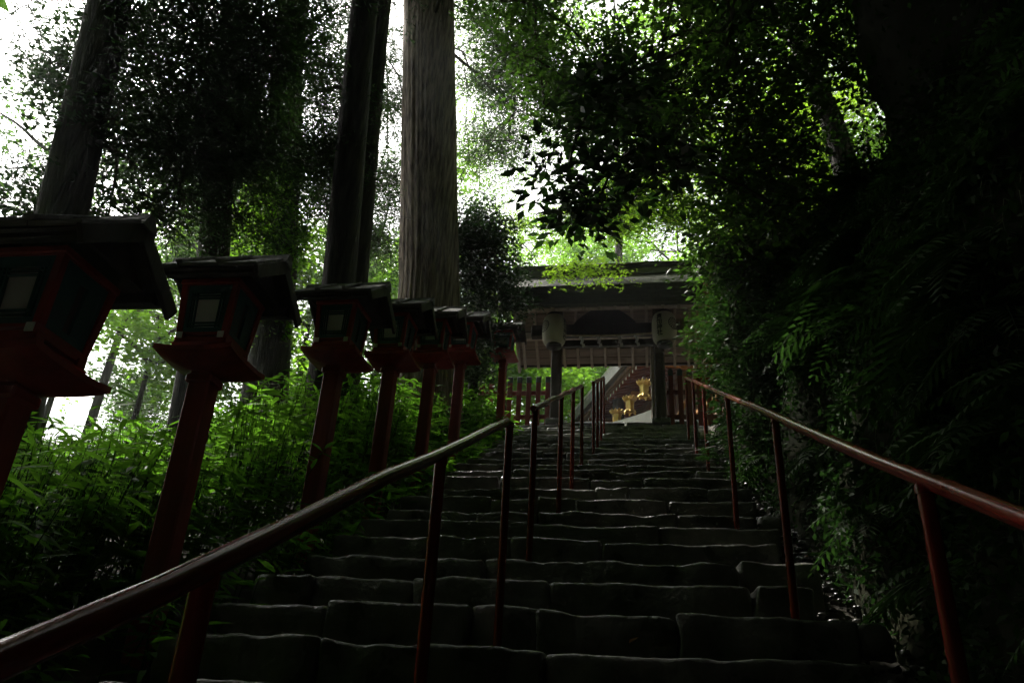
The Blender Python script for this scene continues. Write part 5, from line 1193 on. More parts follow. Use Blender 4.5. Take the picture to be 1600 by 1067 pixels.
    {'name': 'slender_tree', 'label': 'fine-leaved tree against the sky behind the twin trunks', 'cat': 'tree', 'path': [[-6.81, 15.36, 6.1], [-6.71, 15.36, 8.870000000000001], [-6.81, 15.459999999999999, 11.14]], 'rads': [0.12, 0.09, 0.03], 'clumps': [(-7.24, 12.87, 12.09, 0.96, 0.45, 7, 'finedark'), (-7.85, 15.23, 13.44, 0.7, 0.35, 4, 'finedark'), (-8.07, 14.67, 12.52, 0.77, 0.36, 6, 'finedark'), (-7.57, 15.59, 13.62, 0.72, 0.55, 5, 'finedark'), (-8.14, 15.89, 14.24, 0.98, 0.55, 7, 'finedark'), (-6.92, 13.02, 13.34, 0.96, 0.45, 5, 'finedark'), (-5.86, 13.81, 13.66, 0.97, 0.37, 5, 'finedark'), (-7.71, 14.24, 18.23, 0.98, 0.43, 8, 'finedark'), (-7.11, 13.72, 13.28, 0.96, 0.44, 8, 'finedark'), (-8.89, 15.21, 17.35, 0.6, 0.39, 7, 'finedark'), (-5.95, 16.16, 12.71, 0.57, 0.37, 8, 'finedark'), (-5.85, 14.72, 10.84, 0.8, 0.43, 5, 'finedark'), (-5.57, 12.57, 11.24, 0.81, 0.58, 8, 'finedark'), (-7.12, 11.43, 15.22, 0.62, 0.45, 6, 'finedark'), (-6.81, 12.27, 15.01, 0.66, 0.58, 8, 'finedark'), (-6.05, 15.22, 15.77, 0.64, 0.45, 6, 'finedark'), (-8.85, 14.71, 17.3, 0.76, 0.55, 5, 'finedark'), (-7.26, 16.43, 14.29, 0.68, 0.61, 8, 'finedark'), (-8.04, 12.95, 13.81, 1.0, 0.54, 5, 'finedark'), (-6.19, 12.6, 10.86, 0.88, 0.54, 8, 'finedark'), (-8.14, 14.44, 10.98, 0.85, 0.42, 5, 'finedark'), (-9.84, 15.63, 14.91, 0.86, 0.36, 4, 'finedark'), (-6.02, 15.7, 15.96, 0.89, 0.55, 8, 'finedark'), (-6.48, 11.45, 12.96, 0.99, 0.37, 8, 'finedark'), (-9.71, 15.66, 14.61, 0.81, 0.51, 7, 'finedark'), (-9.18, 15.88, 11.85, 0.97, 0.59, 5, 'finedark'), (-5.6, 12.9, 12.54, 0.81, 0.62, 5, 'finedark'), (-6.51, 13.77, 14.33, 0.86, 0.4, 5, 'finedark'), (-8.77, 14.07, 15.0, 0.77, 0.57, 6, 'finedark'), (-9.1, 14.9, 14.1, 0.77, 0.37, 6, 'finedark')], 'group': 'slender trees against the sky', 'seed': 63, 'seg': 10, 'rings': 14, 'limb_r': 0.02, 'twigs': True},
    {'name': 'slender_tree', 'label': 'fine-leaved tree in the bright gap right of the nearest lantern roof', 'cat': 'tree', 'path': [[-9.52, 14.08, 4.65], [-9.42, 14.08, 7.805000000000001], [-9.52, 14.18, 10.46]], 'rads': [0.12, 0.09, 0.03], 'clumps': [(-11.7, 15.45, 11.54, 0.66, 0.53, 5, 'fine'), (-10.19, 11.92, 9.59, 0.8, 0.58, 6, 'fine'), (-11.0, 13.89, 11.81, 0.9, 0.44, 5, 'fine'), (-9.49, 12.1, 8.89, 0.79, 0.42, 6, 'fine'), (-10.14, 11.83, 9.39, 0.89, 0.61, 6, 'fine'), (-11.47, 14.39, 10.56, 0.65, 0.36, 7, 'fine'), (-10.78, 14.14, 9.3, 0.68, 0.36, 6, 'fine'), (-9.5, 11.71, 10.3, 0.97, 0.55, 4, 'fine'), (-12.39, 15.85, 10.51, 0.61, 0.53, 6, 'fine'), (-10.04, 12.93, 10.87, 0.85, 0.43, 6, 'fine'), (-12.28, 15.67, 10.91, 0.89, 0.38, 6, 'fine'), (-12.61, 14.69, 11.24, 0.9, 0.62, 5, 'fine')], 'group': 'slender trees against the sky', 'seed': 64, 'seg': 10, 'rings': 14, 'limb_r': 0.02, 'twigs': True},
    {'name': 'slender_tree', 'label': 'fine-leaved tree against the sky just right of the big cedar', 'cat': 'tree', 'path': [[-5.4, 16.99, 7.29], [-5.300000000000001, 16.99, 10.345], [-5.4, 17.09, 12.9]], 'rads': [0.12, 0.09, 0.03], 'clumps': [(-4.23, 17.27, 16.62, 0.95, 0.44, 5, 'fine'), (-3.8, 14.17, 13.21, 0.67, 0.58, 8, 'fine'), (-3.91, 15.72, 14.41, 0.68, 0.51, 5, 'fine'), (-4.51, 18.06, 17.23, 0.95, 0.41, 6, 'fine'), (-5.15, 16.37, 20.79, 0.64, 0.45, 7, 'fine'), (-3.84, 13.61, 14.93, 0.91, 0.44, 5, 'fine'), (-4.15, 15.46, 15.52, 0.69, 0.43, 6, 'fine'), (-4.15, 15.99, 17.69, 0.71, 0.38, 5, 'fine'), (-4.09, 16.37, 13.57, 0.73, 0.36, 6, 'fine'), (-4.19, 13.51, 16.11, 0.71, 0.39, 5, 'fine'), (-4.33, 14.36, 15.26, 0.93, 0.56, 6, 'fine'), (-2.9, 13.32, 15.14, 0.94, 0.61, 5, 'fine'), (-4.2, 15.0, 19.32, 0.92, 0.38, 7, 'fine'), (-3.55, 13.66, 16.69, 0.65, 0.41, 7, 'fine'), (-4.45, 15.9, 13.69, 0.74, 0.55, 5, 'fine'), (-4.57, 16.7, 15.92, 0.77, 0.55, 7, 'fine'), (-3.89, 17.49, 15.37, 0.94, 0.47, 8, 'fine'), (-3.54, 14.5, 18.79, 0.96, 0.47, 6, 'fine'), (-3.99, 15.65, 14.06, 0.65, 0.54, 9, 'fine'), (-3.27, 12.78, 16.58, 0.69, 0.55, 8, 'fine'), (-3.67, 15.4, 19.05, 0.9, 0.48, 5, 'fine'), (-3.71, 14.78, 15.82, 0.57, 0.42, 8, 'fine'), (-4.11, 15.56, 15.08, 0.66, 0.55, 8, 'fine'), (-3.52, 15.78, 14.63, 0.94, 0.62, 7, 'fine'), (-3.1, 12.81, 16.07, 0.85, 0.45, 6, 'fine'), (-3.79, 14.71, 18.83, 0.87, 0.55, 4, 'fine'), (-5.09, 17.98, 16.15, 0.95, 0.5, 6, 'fine'), (-3.87, 17.23, 18.86, 0.78, 0.35, 4, 'fine'), (-3.02, 13.86, 15.73, 0.59, 0.44, 8, 'fine'), (-4.52, 15.67, 14.25, 0.9, 0.58, 8, 'fine'), (-3.96, 14.43, 13.72, 0.65, 0.41, 8, 'fine'), (-3.08, 14.89, 13.82, 0.61, 0.56, 7, 'fine'), (-3.31, 15.44, 14.69, 0.8, 0.57, 6, 'fine'), (-4.91, 16.33, 17.6, 0.82, 0.58, 7, 'fine')], 'group': 'slender trees against the sky', 'seed': 65, 'seg': 10, 'rings': 14, 'limb_r': 0.02, 'twigs': True},
    {'name': 'far_tree', 'label': 'sunlit tree seen through the picket fence left of the gate', 'cat': 'tree', 'path': [[-4.3, 27.2, 7.24], [-4.2, 27.2, 10.530000000000001], [-4.3, 27.3, 15.24]], 'rads': [0.18, 0.12, 0.03], 'clumps': [(-3.69, 27.95, 15.16, 1.34, 0.96, 22, 'far'), (-2.45, 28.16, 14.12, 1.34, 0.96, 22, 'far'), (-4.97, 25.05, 14.43, 1.34, 0.96, 22, 'far'), (-5.93, 26.16, 11.7, 1.34, 0.96, 22, 'far'), (-4.93, 27.46, 10.24, 1.34, 0.96, 22, 'far'), (-2.22, 26.73, 13.75, 1.34, 0.96, 22, 'far'), (-2.51, 27.79, 13.74, 1.34, 0.96, 22, 'far'), (-4.57, 29.09, 12.19, 1.34, 0.96, 22, 'far'), (-6.66, 25.64, 13.81, 1.34, 0.96, 22, 'far')], 'group': 'trees beyond the gate and in the valley', 'seed': 31, 'seg': 14, 'rings': 16, 'limb_r': 0.06, 'twigs': False},
    {'name': 'far_tree', 'label': 'low bright bush directly behind the picket fence', 'cat': 'tree', 'path': [[-3.61, 19.22, 6.95], [-3.51, 19.22, 8.43], [-3.61, 19.32, 10.17]], 'rads': [0.126, 0.084, 0.03], 'clumps': [(-3.09, 18.72, 8.06, 0.71, 0.51, 22, 'far'), (-3.93, 20.14, 10.37, 0.71, 0.51, 22, 'far'), (-4.4, 17.85, 9.6, 0.71, 0.51, 22, 'far'), (-4.89, 20.18, 9.14, 0.71, 0.51, 22, 'far'), (-4.25, 18.57, 9.81, 0.71, 0.51, 22, 'far'), (-3.54, 19.66, 10.44, 0.71, 0.51, 22, 'far'), (-3.66, 18.61, 10.33, 0.71, 0.51, 22, 'far'), (-4.44, 20.37, 8.88, 0.71, 0.51, 22, 'far')], 'group': 'trees beyond the gate and in the valley', 'seed': 51, 'seg': 14, 'rings': 16, 'limb_r': 0.06, 'twigs': False},
    {'name': 'far_tree', 'label': 'sunlit bush behind the left gate pillar', 'cat': 'tree', 'path': [[-3.0, 22.98, 7.21], [-2.9, 22.98, 9.305], [-3.0, 23.080000000000002, 12.1]], 'rads': [0.15, 0.1, 0.03], 'clumps': [(-3.61, 23.47, 11.78, 0.84, 0.6, 22, 'far'), (-3.26, 22.07, 11.59, 0.84, 0.6, 22, 'far'), (-4.67, 23.65, 10.17, 0.84, 0.6, 22, 'far'), (-2.45, 23.72, 11.99, 0.84, 0.6, 22, 'far'), (-3.73, 22.28, 11.62, 0.84, 0.6, 22, 'far'), (-3.19, 23.44, 9.38, 0.84, 0.6, 22, 'far'), (-2.38, 24.52, 11.47, 0.84, 0.6, 22, 'far'), (-2.85, 21.52, 10.37, 0.84, 0.6, 22, 'far')], 'group': 'trees beyond the gate and in the valley', 'seed': 52, 'seg': 14, 'rings': 16, 'limb_r': 0.06, 'twigs': False},
    {'name': 'far_tree', 'label': 'sunlit tree seen through the gate opening', 'cat': 'tree', 'path': [[-2.58, 31.06, 7.21], [-2.48, 31.06, 11.495], [-2.58, 31.16, 17.2]], 'rads': [0.20400000000000001, 0.136, 0.03], 'clumps': [(-1.54, 28.51, 16.71, 1.34, 0.96, 22, 'far'), (0.06, 30.5, 15.3, 1.34, 0.96, 22, 'far'), (-1.85, 33.09, 13.16, 1.34, 0.96, 22, 'far'), (-3.58, 33.04, 17.14, 1.34, 0.96, 22, 'far'), (-1.43, 33.62, 13.88, 1.34, 0.96, 22, 'far'), (-2.93, 28.37, 15.01, 1.34, 0.96, 22, 'far'), (-1.85, 33.38, 16.79, 1.34, 0.96, 22, 'far'), (-2.41, 32.14, 18.07, 1.34, 0.96, 22, 'far'), (-2.03, 29.89, 13.73, 1.34, 0.96, 22, 'far')], 'group': 'trees beyond the gate and in the valley', 'seed': 32, 'seg': 14, 'rings': 16, 'limb_r': 0.06, 'twigs': False},
    {'name': 'far_tree', 'label': 'bright tree rising behind the gate ridge', 'cat': 'tree', 'path': [[-1.21, 35.07, 7.21], [-1.1099999999999999, 35.07, 14.5], [-1.21, 35.17, 23.99]], 'rads': [0.24, 0.16, 0.03], 'clumps': [(-0.52, 32.22, 21.64, 1.89, 1.35, 22, 'far'), (-0.79, 34.32, 24.47, 1.89, 1.35, 22, 'far'), (-3.94, 33.65, 22.89, 1.89, 1.35, 22, 'far'), (0.64, 34.59, 18.12, 1.89, 1.35, 22, 'far'), (-2.12, 35.57, 18.83, 1.89, 1.35, 22, 'far'), (0.77, 33.76, 19.31, 1.89, 1.35, 22, 'far'), (1.9, 34.52, 19.4, 1.89, 1.35, 22, 'far'), (-2.95, 33.8, 17.76, 1.89, 1.35, 22, 'far'), (-2.0, 32.63, 19.53, 1.89, 1.35, 22, 'far'), (-2.3, 32.49, 22.77, 1.89, 1.35, 22, 'far'), (-3.01, 33.1, 22.83, 1.89, 1.35, 22, 'far')], 'group': 'trees beyond the gate and in the valley', 'seed': 33, 'seg': 14, 'rings': 16, 'limb_r': 0.06, 'twigs': False},
    {'name': 'far_tree', 'label': 'bright tree behind the left end of the gate roof', 'cat': 'tree', 'path': [[-4.18, 33.27, 7.23], [-4.08, 33.27, 13.52], [-4.18, 33.370000000000005, 21.47]], 'rads': [0.228, 0.152, 0.03], 'clumps': [(-5.54, 33.96, 17.94, 1.51, 1.08, 22, 'far'), (-5.76, 30.78, 19.33, 1.51, 1.08, 22, 'far'), (-2.94, 31.87, 21.78, 1.51, 1.08, 22, 'far'), (-2.28, 32.74, 21.17, 1.51, 1.08, 22, 'far'), (-4.08, 34.52, 16.74, 1.51, 1.08, 22, 'far'), (-1.78, 31.12, 18.53, 1.51, 1.08, 22, 'far'), (-1.35, 32.1, 19.43, 1.51, 1.08, 22, 'far'), (-5.22, 35.46, 19.91, 1.51, 1.08, 22, 'far'), (-1.43, 33.84, 20.13, 1.51, 1.08, 22, 'far'), (-6.13, 34.42, 17.04, 1.51, 1.08, 22, 'far')], 'group': 'trees beyond the gate and in the valley', 'seed': 34, 'seg': 14, 'rings': 16, 'limb_r': 0.06, 'twigs': False},
    {'name': 'far_tree', 'label': 'bright tree behind the right end of the gate roof', 'cat': 'tree', 'path': [[1.8, 31.35, 7.21], [1.9000000000000001, 31.35, 14.22], [1.8, 31.450000000000003, 23.43]], 'rads': [0.216, 0.14400000000000002, 0.03], 'clumps': [(4.41, 33.19, 23.58, 1.89, 1.35, 22, 'far'), (2.38, 28.7, 18.35, 1.89, 1.35, 22, 'far'), (-1.64, 33.57, 22.52, 1.89, 1.35, 22, 'far'), (4.69, 33.34, 18.51, 1.89, 1.35, 22, 'far'), (3.2, 33.78, 19.94, 1.89, 1.35, 22, 'far'), (0.7, 35.13, 22.04, 1.89, 1.35, 22, 'far'), (0.03, 32.31, 16.89, 1.89, 1.35, 22, 'far'), (-0.58, 28.92, 21.53, 1.89, 1.35, 22, 'far'), (5.67, 31.48, 21.62, 1.89, 1.35, 22, 'far'), (-0.0, 32.6, 22.87, 1.89, 1.35, 22, 'far'), (1.64, 34.06, 20.98, 1.89, 1.35, 22, 'far')], 'group': 'trees beyond the gate and in the valley', 'seed': 35, 'seg': 14, 'rings': 16, 'limb_r': 0.06, 'twigs': False},
    {'name': 'far_tree', 'label': 'green tree on the hill behind the right-hand leaves', 'cat': 'tree', 'path': [[4.4, 25.58, 7.19], [4.5, 25.58, 13.635], [4.4, 25.68, 22.279999999999998]], 'rads': [0.18, 0.12, 0.03], 'clumps': [(6.64, 25.3, 21.2, 1.89, 1.35, 22, 'far'), (5.87, 27.31, 18.42, 1.89, 1.35, 22, 'far'), (2.49, 24.07, 16.83, 1.89, 1.35, 22, 'far'), (2.67, 28.69, 19.03, 1.89, 1.35, 22, 'far'), (6.81, 26.55, 21.33, 1.89, 1.35, 22, 'far'), (5.92, 25.41, 17.6, 1.89, 1.35, 22, 'far'), (5.23, 26.38, 23.9, 1.89, 1.35, 22, 'far'), (5.58, 22.75, 18.65, 1.89, 1.35, 22, 'far'), (4.79, 23.02, 22.75, 1.89, 1.35, 22, 'far'), (5.99, 27.66, 19.07, 1.89, 1.35, 22, 'far'), (4.94, 29.27, 21.15, 1.89, 1.35, 22, 'far')], 'group': 'trees beyond the gate and in the valley', 'seed': 36, 'seg': 14, 'rings': 16, 'limb_r': 0.06, 'twigs': False},
    {'name': 'far_tree', 'label': 'bright foliage glimpsed beneath the overhanging rock', 'cat': 'tree', 'path': [[6.25, 18.18, 7.13], [6.35, 18.18, 12.27], [6.25, 18.28, 19.19]], 'rads': [0.132, 0.088, 0.03], 'clumps': [(3.88, 16.9, 15.62, 1.6, 1.14, 34, 'far'), (6.53, 20.42, 16.84, 1.6, 1.14, 34, 'far'), (6.54, 20.75, 15.44, 1.6, 1.14, 34, 'far'), (7.59, 19.16, 18.48, 1.6, 1.14, 34, 'far'), (6.99, 20.68, 17.36, 1.6, 1.14, 34, 'far'), (5.28, 15.42, 18.21, 1.6, 1.14, 34, 'far'), (7.77, 18.31, 14.81, 1.6, 1.14, 34, 'far'), (9.49, 17.65, 17.13, 1.6, 1.14, 34, 'far'), (7.83, 15.72, 18.06, 1.6, 1.14, 34, 'far'), (3.88, 20.23, 16.87, 1.6, 1.14, 34, 'far'), (4.82, 19.22, 14.78, 1.6, 1.14, 34, 'far'), (3.92, 16.51, 14.92, 1.6, 1.14, 34, 'far'), (7.99, 16.45, 17.63, 1.6, 1.14, 34, 'far')], 'group': 'trees beyond the gate and in the valley', 'seed': 37, 'seg': 14, 'rings': 16, 'limb_r': 0.06, 'twigs': False},
    {'name': 'far_tree', 'label': 'green tree high on the hill at upper right', 'cat': 'tree', 'path': [[4.94, 20.45, 7.13], [5.04, 20.45, 14.28], [4.94, 20.55, 23.63]], 'rads': [0.156, 0.10400000000000001, 0.03], 'clumps': [(1.9, 20.96, 18.8, 1.89, 1.35, 22, 'far'), (6.81, 22.54, 19.46, 1.89, 1.35, 22, 'far'), (4.92, 16.36, 21.28, 1.89, 1.35, 22, 'far'), (7.69, 18.46, 19.57, 1.89, 1.35, 22, 'far'), (1.73, 18.23, 20.97, 1.89, 1.35, 22, 'far'), (4.87, 21.37, 17.55, 1.89, 1.35, 22, 'far'), (1.63, 22.96, 22.3, 1.89, 1.35, 22, 'far'), (8.19, 20.0, 22.33, 1.89, 1.35, 22, 'far'), (7.01, 20.51, 24.61, 1.89, 1.35, 22, 'far'), (4.26, 18.7, 17.57, 1.89, 1.35, 22, 'far')], 'group': 'trees beyond the gate and in the valley', 'seed': 38, 'seg': 14, 'rings': 16, 'limb_r': 0.06, 'twigs': False},
    {'name': 'far_tree', 'label': 'tree behind the evergreen bush left of the gate', 'cat': 'tree', 'path': [[-6.14, 28.78, 7.33], [-6.04, 28.78, 13.170000000000002], [-6.14, 28.880000000000003, 20.43]], 'rads': [0.20400000000000001, 0.136, 0.03], 'clumps': [(-4.73, 26.32, 19.24, 1.34, 0.96, 10, 'far'), (-8.32, 27.96, 18.42, 1.34, 0.96, 10, 'far'), (-4.4, 30.78, 19.04, 1.34, 0.96, 10, 'far'), (-7.91, 29.76, 19.67, 1.34, 0.96, 10, 'far'), (-5.88, 30.24, 20.35, 1.34, 0.96, 10, 'far'), (-8.18, 28.6, 17.05, 1.34, 0.96, 10, 'far'), (-7.31, 27.32, 16.23, 1.34, 0.96, 10, 'far'), (-5.19, 27.66, 17.07, 1.34, 0.96, 10, 'far'), (-4.01, 26.77, 18.51, 1.34, 0.96, 10, 'far')], 'group': 'trees beyond the gate and in the valley', 'seed': 39, 'seg': 14, 'rings': 16, 'limb_r': 0.06, 'twigs': False},
    {'name': 'far_tree', 'label': 'light green tree between the twin trunks and the big cedar', 'cat': 'tree', 'path': [[-8.21, 21.66, 7.11], [-8.110000000000001, 21.66, 10.755], [-8.21, 21.76, 15.7]], 'rads': [0.156, 0.10400000000000001, 0.03], 'clumps': [(-7.67, 23.35, 15.04, 1.26, 0.9, 22, 'far'), (-6.32, 23.15, 14.32, 1.26, 0.9, 22, 'far'), (-9.72, 21.9, 12.92, 1.26, 0.9, 22, 'far'), (-8.5, 19.49, 12.81, 1.26, 0.9, 22, 'far'), (-7.13, 20.86, 15.13, 1.26, 0.9, 22, 'far'), (-7.39, 20.57, 12.21, 1.26, 0.9, 22, 'far'), (-8.86, 20.19, 12.62, 1.26, 0.9, 22, 'far'), (-8.91, 23.32, 15.88, 1.26, 0.9, 22, 'far'), (-8.7, 20.24, 12.21, 1.26, 0.9, 22, 'far')], 'group': 'trees beyond the gate and in the valley', 'seed': 40, 'seg': 14, 'rings': 16, 'limb_r': 0.06, 'twigs': False},
    {'name': 'far_tree', 'label': 'light green tree between the second and third lanterns', 'cat': 'tree', 'path': [[-9.87, 19.9, 7.08], [-9.77, 19.9, 9.934999999999999], [-9.87, 20.0, 13.969999999999999]], 'rads': [0.14400000000000002, 0.096, 0.03], 'clumps': [(-9.88, 18.38, 13.54, 1.18, 0.84, 22, 'far'), (-8.54, 19.15, 13.3, 1.18, 0.84, 22, 'far'), (-9.8, 20.78, 9.95, 1.18, 0.84, 22, 'far'), (-10.79, 17.77, 13.26, 1.18, 0.84, 22, 'far'), (-12.61, 19.52, 12.67, 1.18, 0.84, 22, 'far'), (-7.81, 21.01, 13.69, 1.18, 0.84, 22, 'far'), (-10.93, 22.22, 11.41, 1.18, 0.84, 22, 'far'), (-8.21, 20.62, 12.67, 1.18, 0.84, 22, 'far'), (-10.43, 19.93, 14.04, 1.18, 0.84, 22, 'far')], 'group': 'trees beyond the gate and in the valley', 'seed': 41, 'seg': 14, 'rings': 16, 'limb_r': 0.06, 'twigs': False},
    {'name': 'far_tree', 'label': 'yellow-green tree in the gap between the first two lanterns', 'cat': 'tree', 'path': [[-10.38, 13.95, 4.04], [-10.280000000000001, 13.95, 6.359999999999999], [-10.38, 14.049999999999999, 9.2]], 'rads': [0.10200000000000001, 0.068, 0.03], 'clumps': [(-9.22, 14.7, 8.36, 0.71, 0.51, 9, 'far'), (-10.45, 12.75, 8.29, 0.71, 0.51, 9, 'far'), (-11.07, 14.85, 8.77, 0.71, 0.51, 9, 'far'), (-9.3, 13.53, 8.77, 0.71, 0.51, 9, 'far'), (-9.29, 13.54, 7.87, 0.71, 0.51, 9, 'far'), (-9.99, 15.45, 8.4, 0.71, 0.51, 9, 'far'), (-8.96, 14.74, 8.04, 0.71, 0.51, 9, 'far'), (-11.39, 14.03, 9.44, 0.71, 0.51, 9, 'far')], 'group': 'trees beyond the gate and in the valley', 'seed': 42, 'seg': 14, 'rings': 16, 'limb_r': 0.06, 'twigs': False},
    {'name': 'far_tree', 'label': 'valley tree behind the nearest lantern', 'cat': 'tree', 'path': [[-15.52, 17.42, 4.61], [-15.42, 17.42, 7.915000000000001], [-15.52, 17.520000000000003, 12.040000000000001]], 'rads': [0.132, 0.088, 0.03], 'clumps': [(-16.16, 17.52, 9.61, 0.92, 0.66, 10, 'far'), (-17.48, 16.52, 10.58, 0.92, 0.66, 10, 'far'), (-15.14, 15.84, 9.31, 0.92, 0.66, 10, 'far'), (-17.01, 17.22, 10.13, 0.92, 0.66, 10, 'far'), (-14.65, 15.6, 11.03, 0.92, 0.66, 10, 'far'), (-16.47, 16.67, 9.23, 0.92, 0.66, 10, 'far'), (-15.22, 18.44, 11.82, 0.92, 0.66, 10, 'far')], 'group': 'trees beyond the gate and in the valley', 'seed': 43, 'seg': 14, 'rings': 16, 'limb_r': 0.06, 'twigs': False},
    {'name': 'far_tree', 'label': 'valley tree at the left edge behind the leaning cedar', 'cat': 'tree', 'path': [[-14.82, 14.12, 2.15], [-14.72, 14.12, 7.815], [-14.82, 14.219999999999999, 14.540000000000001]], 'rads': [0.12, 0.08, 0.03], 'clumps': [(-15.54, 14.93, 10.64, 1.09, 0.78, 7, 'fardark'), (-14.46, 15.43, 12.49, 1.09, 0.78, 7, 'fardark'), (-17.25, 13.88, 12.74, 1.09, 0.78, 7, 'fardark'), (-13.4, 13.3, 14.87, 1.09, 0.78, 7, 'fardark'), (-16.2, 14.25, 13.91, 1.09, 0.78, 7, 'fardark'), (-13.18, 14.66, 12.51, 1.09, 0.78, 7, 'fardark'), (-15.52, 12.64, 14.44, 1.09, 0.78, 7, 'fardark'), (-16.1, 13.58, 12.37, 1.09, 0.78, 7, 'fardark')], 'group': 'trees beyond the gate and in the valley', 'seed': 44, 'seg': 14, 'rings': 16, 'limb_r': 0.06, 'twigs': False},
    {'name': 'far_tree', 'label': 'valley tree behind the leaning cedar to its right', 'cat': 'tree', 'path': [[-12.99, 16.04, 5.15], [-12.89, 16.04, 9.985], [-12.99, 16.14, 15.76]], 'rads': [0.132, 0.088, 0.03], 'clumps': [(-11.81, 15.5, 14.56, 1.01, 0.72, 6, 'fardark'), (-12.43, 17.49, 13.44, 1.01, 0.72, 6, 'fardark'), (-13.15, 14.48, 15.96, 1.01, 0.72, 6, 'fardark'), (-14.14, 17.08, 15.22, 1.01, 0.72, 6, 'fardark'), (-11.85, 16.05, 15.33, 1.01, 0.72, 6, 'fardark'), (-11.68, 16.3, 12.67, 1.01, 0.72, 6, 'fardark'), (-13.83, 16.21, 15.42, 1.01, 0.72, 6, 'fardark'), (-14.66, 14.85, 14.38, 1.01, 0.72, 6, 'fardark')], 'group': 'trees beyond the gate and in the valley', 'seed': 45, 'seg': 14, 'rings': 16, 'limb_r': 0.06, 'twigs': False},
    {'name': 'far_tree', 'label': 'valley tree behind the twin trunks', 'cat': 'tree', 'path': [[-8.27, 18.4, 7.19], [-8.17, 18.4, 11.755], [-8.27, 18.5, 17.62]], 'rads': [0.14400000000000002, 0.096, 0.03], 'clumps': [(-9.6, 20.52, 16.45, 1.26, 0.9, 8, 'fardark'), (-8.44, 20.52, 13.98, 1.26, 0.9, 8, 'fardark'), (-6.86, 19.95, 13.89, 1.26, 0.9, 8, 'fardark'), (-10.31, 19.44, 14.68, 1.26, 0.9, 8, 'fardark'), (-6.35, 19.1, 16.37, 1.26, 0.9, 8, 'fardark'), (-6.07, 18.49, 16.53, 1.26, 0.9, 8, 'fardark'), (-8.4, 21.22, 15.5, 1.26, 0.9, 8, 'fardark')], 'group': 'trees beyond the gate and in the valley', 'seed': 46, 'seg': 14, 'rings': 16, 'limb_r': 0.06, 'twigs': False},
    {'name': 'far_tree', 'label': 'tall tree far behind above the gate', 'cat': 'tree', 'path': [[-0.7, 21.96, 7.21], [-0.6, 21.96, 16.305], [-0.7, 22.060000000000002, 27.599999999999998]], 'rads': [0.18, 0.12, 0.03], 'clumps': [(-0.35, 24.79, 27.47, 1.89, 1.35, 9, 'far'), (1.46, 18.76, 22.83, 1.89, 1.35, 9, 'far'), (-2.07, 18.74, 23.21, 1.89, 1.35, 9, 'far'), (-3.09, 19.51, 22.68, 1.89, 1.35, 9, 'far'), (1.04, 18.73, 24.67, 1.89, 1.35, 9, 'far'), (1.35, 22.04, 27.92, 1.89, 1.35, 9, 'far'), (-0.32, 23.11, 22.68, 1.89, 1.35, 9, 'far'), (3.68, 22.28, 24.19, 1.89, 1.35, 9, 'far'), (-0.6, 23.1, 22.7, 1.89, 1.35, 9, 'far'), (-2.25, 23.15, 28.55, 1.89, 1.35, 9, 'far')], 'group': 'trees beyond the gate and in the valley', 'seed': 48, 'seg': 14, 'rings': 16, 'limb_r': 0.06, 'twigs': False},
]


for t in TREES:
    tree(**t)

# ivy leaves along the third trunk are part of its clumps; bamboo grass below the lanterns
def build_sasa():
    rng = np.random.default_rng(21)
    Vs = []; Fs = []; b = 0
    P = []; D = []
    n = 5200
    xs = -2.62 - rng.uniform(0, 1, n) ** 1.25 * 4.6
    ys = rng.uniform(.6, 13.2, n)
    ys[:1300] = rng.uniform(.2, 4.5, 1300)
    xs[1300:1900] = rng.uniform(-2.75, -2.12, 600)
    segs = []
    for x, y in zip(xs, ys):
        g = float(ground_z(x, y))
        edge = max(.28, min(1.0, (-2.5 - x) / .7 + .35))
        h = rng.uniform(.75, 1.35) * edge * (1.0 + .18 * math.sin(x * 1.7 + y * .9))
        lean = rng.normal(size=2) * .16 + np.array([.08 if x > -3.4 else 0, -.02])
        top = np.array([x + lean[0] * h, y + lean[1] * h, g + h])
        segs.append((np.array([x, y, g - .05]), top))
        k = rng.integers(7, 13)
        t = rng.uniform(.35, 1.0, k) ** .7
        base = np.array([x, y, g]) + (top - np.array([x, y, g])) * t[:, None]
        th = rng.uniform(0, 6.28, k)
        dd = np.stack([np.cos(th), np.sin(th), rng.uniform(-.25, .55, k)], 1)
        P.append(base); D.append(dd)
    P = np.concatenate(P); D = unit(np.concatenate(D)); n = len(P)
    # blade: three quads long, bending down
    L = rng.uniform(.10, .24, (n, 1)); W = L * rng.uniform(.13, .20, (n, 1))
    up = np.tile(np.array([[0, 0, 1.0]]), (n, 1)) + rng.normal(size=(n, 3)) * .35
    side = unit(np.cross(D, up)); nn = np.cross(side, D)
    bend = rng.uniform(.1, .45, (n, 1))
    rows = []
    for t, w in ((0, .12), (.3, 1.0), (.68, .75), (1.0, .02)):
        c = P + D * L * t - np.array([[0, 0, 1.0]]) * bend * L * t * t
        rows.append(c + side * W * w * .5); rows.append(c - side * W * w * .5)
    V = np.stack(rows, 1).reshape(-1, 3)
    base = np.arange(n)[:, None] * 8
    F = np.concatenate([base + np.array([[0, 1, 3, 2]]), base + np.array([[2, 3, 5, 4]]), base + np.array([[4, 5, 7, 6]])])
    root = empty('bamboo_grass', (-4.5, 6, 2.5))
    tag(root, 'dense green bamboo grass thicket on the slope behind the red lanterns', 'bamboo grass', kind='stuff')
    o = obj('leaves', np_mesh('leaves', V, F, 'leaf_sasa', smooth=True), root); o['kind'] = 'stuff'
    o = twigs_mesh('stems', segs, .005, root, 'leaf_cover'); o['kind'] = 'stuff'
    fix(root)
build_sasa()

